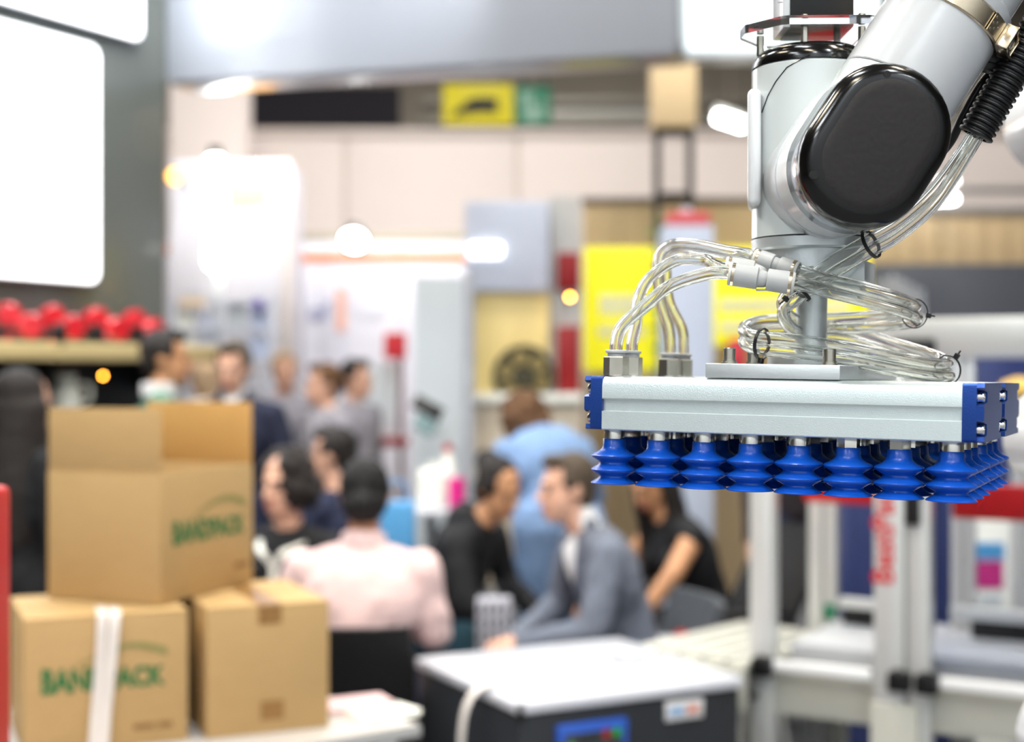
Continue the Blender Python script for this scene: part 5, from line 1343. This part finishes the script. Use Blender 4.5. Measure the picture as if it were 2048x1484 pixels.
# black bracket that carries the corrugated hose
hb0 = P(1968, 95, 1.29); hb1 = P(2052, 112, 1.29)
MB().bar(hb0 + V(-.008, .012, .004), hb1 + V(0.02, .012, 0), 0.03, 0.024, 0.003, up=(0, 1, 0)).build('hose_bracket', m_black, RB)
MB().bar(P(1950, 118, 1.30), P(2000, 130, 1.30), 0.018, 0.016, 0.003, up=(0, 1, 0)).build('bracket_arm', m_black, RB)
# rest of the arm: elbow above the picture, upper arm and base at the right
e1 = fm(0.50)
MB().rcone(e1 + V(0, -.06, 0), .064, e1 + V(0.0, .12, 0), .064, 40).build('elbow_joint', m_white2, RB)
MB().cyl(e1 + V(0, .06, 0), V(0.80, 2.05, 2.02), .052, .052, 40).build('upper_arm_link', m_white2, RB)
k1 = V(0.795, 2.03, P(2090, 232, 2.0).z)
MB().lathe([(0, -.075), (.060, -.075), (.072, -.062), (.074, 0), (.074, .08), (0, .08)], 48, Matrix.Translation(k1) @ Matrix.Rotation(R(90), 4, 'X')).build('shoulder_cap', m_white2, RB)
MB().cyl(V(0.81, 2.06, P(2090, 880, 2.0).z), k1 + V(.015, .03, 0), .054, .054, 40).build('upper_arm', m_white2, RB)
k2 = V(0.785, 2.0, P(2090, 880, 2.0).z)
MB().lathe([(0, -.07), (.062, -.07), (.076, -.056), (.078, 0), (.078, .1), (0, .1)], 48, Matrix.Translation(k2) @ Matrix.Rotation(R(90), 4, 'X')).build('shoulder_joint', m_white2, RB)
k3 = V(0.815, 2.0, P(2090, 1490, 2.0).z)
MB().cyl(k3, k2 + V(.03, .04, 0), .06, .06, 40).build('lower_arm', m_white2, RB)
MB().lathe([(0, -.08), (.065, -.08), (.085, -.06), (.088, 0), (.088, .1), (0, .1)], 48, Matrix.Translation(k3) @ Matrix.Rotation(R(90), 4, 'X')).build('base_joint', m_white2, RB)
MB().cyl(V(k3.x, 2.05, 0.02), V(k3.x, 2.05, k3.z), .075, .075, 40).build('pedestal', m_frame, RB)
MB().box2((k3.x - .2, 1.85, 0), (k3.x + .2, 2.25, .02), .004).build('foot_plate', m_black, RB)

# acrylic plate with a black box on the wrist
AP = thing('acrylic_mount', 'clear acrylic plate on steel standoffs above the black wrist lid', 'mounting plate', V(AX.x, AX.y, zpx(80)))
za_ = zpx(74); ath = 0.0085
AC = AX + V(-0.004, 0.0, 0)
poly = [(-.062, -.012), (-.058, -.016), (-.034, -.046), (-.026, -.050), (.050, -.052), (.056, -.048), (.056, .046), (.050, .052), (-.030, .052), (-.038, .048), (-.060, .018), (-.063, .012)]
MB().prism(poly, ath, Matrix.Translation(AC + Z * za_)).build('plate', m_acryl, AP, smooth=20)
so = [(P(1610, 80, 1.36).x - 0, 1.362), (AC.x + .045, AC.y - .040), (AC.x - .045, AC.y + .0), (AC.x + .040, AC.y + .042)]
for (x, y) in so:
    s1 = MB().cyl((x, y, zl - 0.006), (x, y, za_), 0.0036, 0.0036, 6)
    s1.build('standoff', m_nickel, AP)
    MB().cyl((x, y, za_ + ath), (x, y, za_ + ath + 0.0042), 0.0036, 0.0034, 16, .0005).build('thumb_nut', m_nickel, AP)
BX = thing('black_box', 'black electronics box with a white side standing on the acrylic plate', 'electronics box', AC + Z * (za_ + ath))
bxw = P(1708, 40, 1.37).x - P(1582, 40, 1.37).x
bc = V((P(1708, 40, 1.37).x + P(1582, 40, 1.37).x) / 2, 1.37 + .03, 0)
MB().box2((bc.x - bxw / 2, 1.37, za_ + ath + .0004), (bc.x + bxw / 2, 1.43, za_ + .16), .0015).build('case', m_black, BX)
MB().box2((bc.x - bxw / 2 - .007, 1.372, za_ + ath + .0004), (bc.x - bxw / 2 - .0002, 1.428, za_ + .16), .0012).build('white_side', m_white2, BX)
for k in range(4):
    zz = za_ + .028 + .012 * k
    MB().bar(V(bc.x - bxw / 2 - .0072, 1.376, zz), V(bc.x - bxw / 2 - .0072, 1.40, zz + .006), .0006, .0008).build('slot_line', m_black, BX)

# ================================================================== HOSES
# corrugated black conduit
h0 = P(1950, 272, 1.30); h1 = P(2090, 30, 1.28)
hd = (h1 - h0); hl_ = hd.length; HM = Matrix.Translation(h0) @ hd.to_track_quat('Z', 'Y').to_matrix().to_4x4()
HS = thing('corrugated_conduit', 'black corrugated conduit carrying the clear tubes at the right edge', 'conduit', h0)
pr = []; z = 0.0; rh = 0.0165
pitch = 0.0058
while z < hl_ + 0.12:
    for a, c_ in ((0, .86), (.14, .97), (.25, 1.0), (.45, 1.0), (.58, .97), (.72, .86)): pr.append((rh * c_, z + pitch * a))
    z += pitch
MB().lathe([(rh * .7, 0.0)] + pr + [(rh * .7, z)], 28, HM, cap=False).build('ribbed_sleeve', m_rubber, HS, smooth=60)
MB().lathe([(rh * .7, 0.0), (rh * .7, z)], 24, HM, cap=False).build('inner_lining', m_rubber, HS, smooth=60)
# thin black cable beside it
MB().tube(cat_rom([P(1985, 140, 1.325), P(1955, 180, 1.325), P(1925, 235, 1.33), P(1900, 285, 1.34), P(1860, 330, 1.36)], 8), 0.0042, 12).build('cable', m_rubber, label='thin black cable running beside the corrugated conduit', cat='cable')

RT = 0.0062; RI = 0.0040
def hose(label, pts, r=RT, ri=RI, n=10):
    q = cat_rom(pts, n)
    t = thing('clear_tube', label, 'tube', q[0], 'clear pneumatic tubes')
    MB().tube(q, r, 18, ri).build('tube_wall', m_clear, t, smooth=80)
    return t
cw = [g(*c) for c in conn]
# splitter fittings
def splitter(label, a, b, r, off):
    """Y splitter: one socket at b (right), two sockets side by side at a (left)"""
    t = thing('splitter_fitting', label, 'tube fitting', (a + b) / 2, 'grey splitter fittings')
    d = (b - a); L = d.length; d.normalize(); s = off.normalized()
    for k in (0, 1):
        o = a + s * (r * 2.1 * k)
        bd_ = MB().cyl(o, o + d * L * .44, r, r * .98, 28, .0008); bd_.rcone(o + d * L * .40, r * .82, o + d * L * .52 - s * (r * .5 * k), r * .74, 20); bd_.build('branch_socket', m_grey, t)
        MB().cyl(o - d * .0012, o + d * .0014, r * 1.03, r * 1.03, 28).build('metal_ring', m_gold, t)
        MB().cyl(o - d * .0040, o - d * .0012, r * .98, r * 1.0, 28, .0005).build('release_collar', mat('pale_grey_collar', (214, 214, 208), .4), t)
    MB().rcone(a + d * L * .5, r * .62, a + d * L * .62, r * .62, 16).build('junction', m_grey, t)
    MB().cyl(b - d * L * .40, b, r * .98, r, 28, .0008).build('main_socket', m_grey, t)
    MB().cyl(b - d * .0014, b + d * .0012, r * 1.04, r * 1.04, 28).build('metal_ring', m_gold, t)
    MB().cyl(b + d * .0012, b + d * .0042, r, r * .97, 28, .0005).build('release_collar', mat('pale_grey_collar', (214, 214, 208), .4), t)
    MB().cyl(a + d * L * .5 - Z * r * .9, a + d * L * .5 - Z * r * 1.05, r * .5, r * .45, 16).build('mounting_boss', m_grey, t)
DF = 1.315
yl_a, yl_b = P(1466, 549, DF), P(1580, 566, DF - .01)
yu_a, yu_b = P(1517, 517, DF + .035), P(1588, 539, DF + .02)
splitter('larger grey splitter fitting, the lower of the two', yl_a, yl_b, .0106, V(0, 1, .35))
splitter('smaller grey splitter fitting, the upper of the two', yu_a, yu_b, .0086, V(0, 1, .15))
# tubes from the splitters down to the connectors
d1 = (yl_a - yl_b).normalized(); d2 = (yu_a - yu_b).normalized()
s1_ = V(0, 1, .35).normalized() * .0106 * 2.1; s2_ = V(0, 1, .15).normalized() * .0086 * 2.1
hose('clear tube arching lowest from the large splitter to the front left connector', [yl_a - d1 * .006, yl_a + d1 * .012, P(1400, 551, 1.325), P(1340, 572, 1.335), P(1290, 612, 1.345), cw[0] + V(.006, 0, .026), cw[0] + Z * .010, cw[0] - Z * .006])
hose('clear tube arching from the large splitter to the second left connector', [yl_a + s1_ - d1 * .006, yl_a + s1_ + d1 * .012, P(1410, 520, 1.36), P(1352, 521, 1.372), P(1300, 556, 1.380), P(1276, 600, 1.384), cw[1] + V(.004, 0, .030), cw[1] + Z * .010, cw[1] - Z * .006], RT * .93, RI * .93)
hose('clear tube looping highest from the small splitter to the rear connector', [yu_a - d2 * .006, yu_a + d2 * .012, P(1450, 502, 1.37), P(1390, 490, 1.40), P(1340, 492, 1.43), P(1317, 522, 1.455), P(1321, 600, 1.475), cw[2] + V(-.002, 0, .030), cw[2] + Z * .010, cw[2] - Z * .006])
hose('clear tube behind, from the small splitter to the far rear connector', [yu_a + s2_ - d2 * .006, yu_a + s2_ + d2 * .012, P(1460, 520, 1.40), P(1400, 512, 1.44), P(1352, 506, 1.47), P(1334, 532, 1.49), P(1338, 600, 1.505), cw[3] + V(-.002, 0, .030), cw[3] + Z * .010, cw[3] - Z * .006], RT * .93, RI * .93)
# feed tubes: out of the conduit, round behind the column, two turns, back to the splitters
def feed(o, last, label):
    q = [h0 + hd * .12 + o * .5, h0 + o * .5, P(1872, 388, 1.325) + o, P(1798, 456, 1.33) + o, P(1735, 493, 1.33) + o, P(1665, 535, 1.335) + o, P(1598, 582, 1.335) + o, P(1566, 612, 1.345) + o * .8, P(1580, 645, 1.375) + o, P(1625, 662, 1.435) + o, P(1690, 668, 1.465) + o, P(1780, 696, 1.455) + o, P(1862, 722, 1.425) + o, P(1896, 738, 1.385) + o, P(1868, 741, 1.352) + o,
         P(1780, 726, 1.335) + o, P(1680, 706, 1.325) + o, P(1580, 692, 1.33) + o, P(1508, 684, 1.355) + o, P(1487, 668, 1.395) + o, P(1520, 654, 1.435) + o, P(1590, 650, 1.46) + o, P(1670, 648, 1.465) + o, P(1760, 642, 1.45) + o, P(1818, 634, 1.42) + o, P(1830, 624, 1.38) + o, P(1800, 610, 1.35) + o, P(1730, 590, 1.33) + o, P(1660, 572, 1.32) + o] + last
    return hose(label, q, RT, RI, 7)
feed(V(0.0, -.004, -.0058), [yl_b + (yl_b - yl_a).normalized() * .012, yl_b - (yl_b - yl_a).normalized() * .006], 'coiled clear tube feeding the large splitter, the lower of the pair')
feed(V(0.001, .004, .0058), [yu_b + (yu_b - yu_a).normalized() * .012, yu_b - (yu_b - yu_a).normalized() * .006], 'coiled clear tube feeding the small splitter, the upper of the pair')
# cable ties
def tie(label, c, ax, r, tail, squash=1.0, upv=None):
    ax = ax.normalized(); t = thing('cable_tie', label, 'cable tie', c, 'black cable ties')
    u = (upv or Z); u = (u - ax * u.dot(ax)).normalized(); v = ax.cross(u)
    ring = [c + u * (math.cos(2 * math.pi * k / 24) * r) + v * (math.sin(2 * math.pi * k / 24) * r * squash) for k in range(25)]
    b = MB(); vs = []; fs = []
    for k in range(24):
        n_ = (ring[k] - c).normalized()
        for a_, e_ in ((-1, 0), (1, 0), (1, 1), (-1, 1)): vs.append(ring[k] + ax * (a_ * .0016) + n_ * (e_ * .0011))
    for k in range(24):
        l = (k + 1) % 24
        for j in range(4): fs.append((k * 4 + j, k * 4 + (j + 1) % 4, l * 4 + (j + 1) % 4, l * 4 + j))
    b.add(vs, fs).build('tie_loop', m_black, t)
    hp_ = c + tail.normalized() * (r * (1.0 if abs(tail.normalized().dot(u)) > .7 else squash) + .0022)
    Mh = frame_m((0, 0, 0), ax, tail).to_3x3()
    MB().box(hp_, (.0046, .0052, .0052), Mh, .0007).build('tie_head', m_black, t)
    MB().bar(hp_, hp_ + tail.normalized() * .006 + ax * .002, .0024, .0012).build('tie_tail', m_black, t)
tie('black cable tie just below the black robot cap', P(1742, 488, 1.329), P(1815, 448, 1.32) - P(1735, 493, 1.33) + V(0, -.02, 0), .0135, V(-.3, 0, 1), .95)
tie('black cable tie at the right end of the upper coil', P(1829, 627, 1.395), V(0.25, 1, .0), .0138, V(1, 0, -.15), .85)
tie('black cable tie at the right end of the lower coil', P(1895, 740, 1.383), V(.5, .9, .1), .0138, V(.5, -.3, .9), .85)
tie('black cable tie at the left side of the lower coil', P(1524, 688, 1.347), P(1580, 692, 1.33) - P(1508, 684, 1.355), .0142, V(-.1, -.2, -1), .9)
tie('black cable tie beneath the splitter fittings', P(1596, 580, 1.333), V(-.45, 0, -.5), .0138, V(-.7, -.1, -.5), .9)
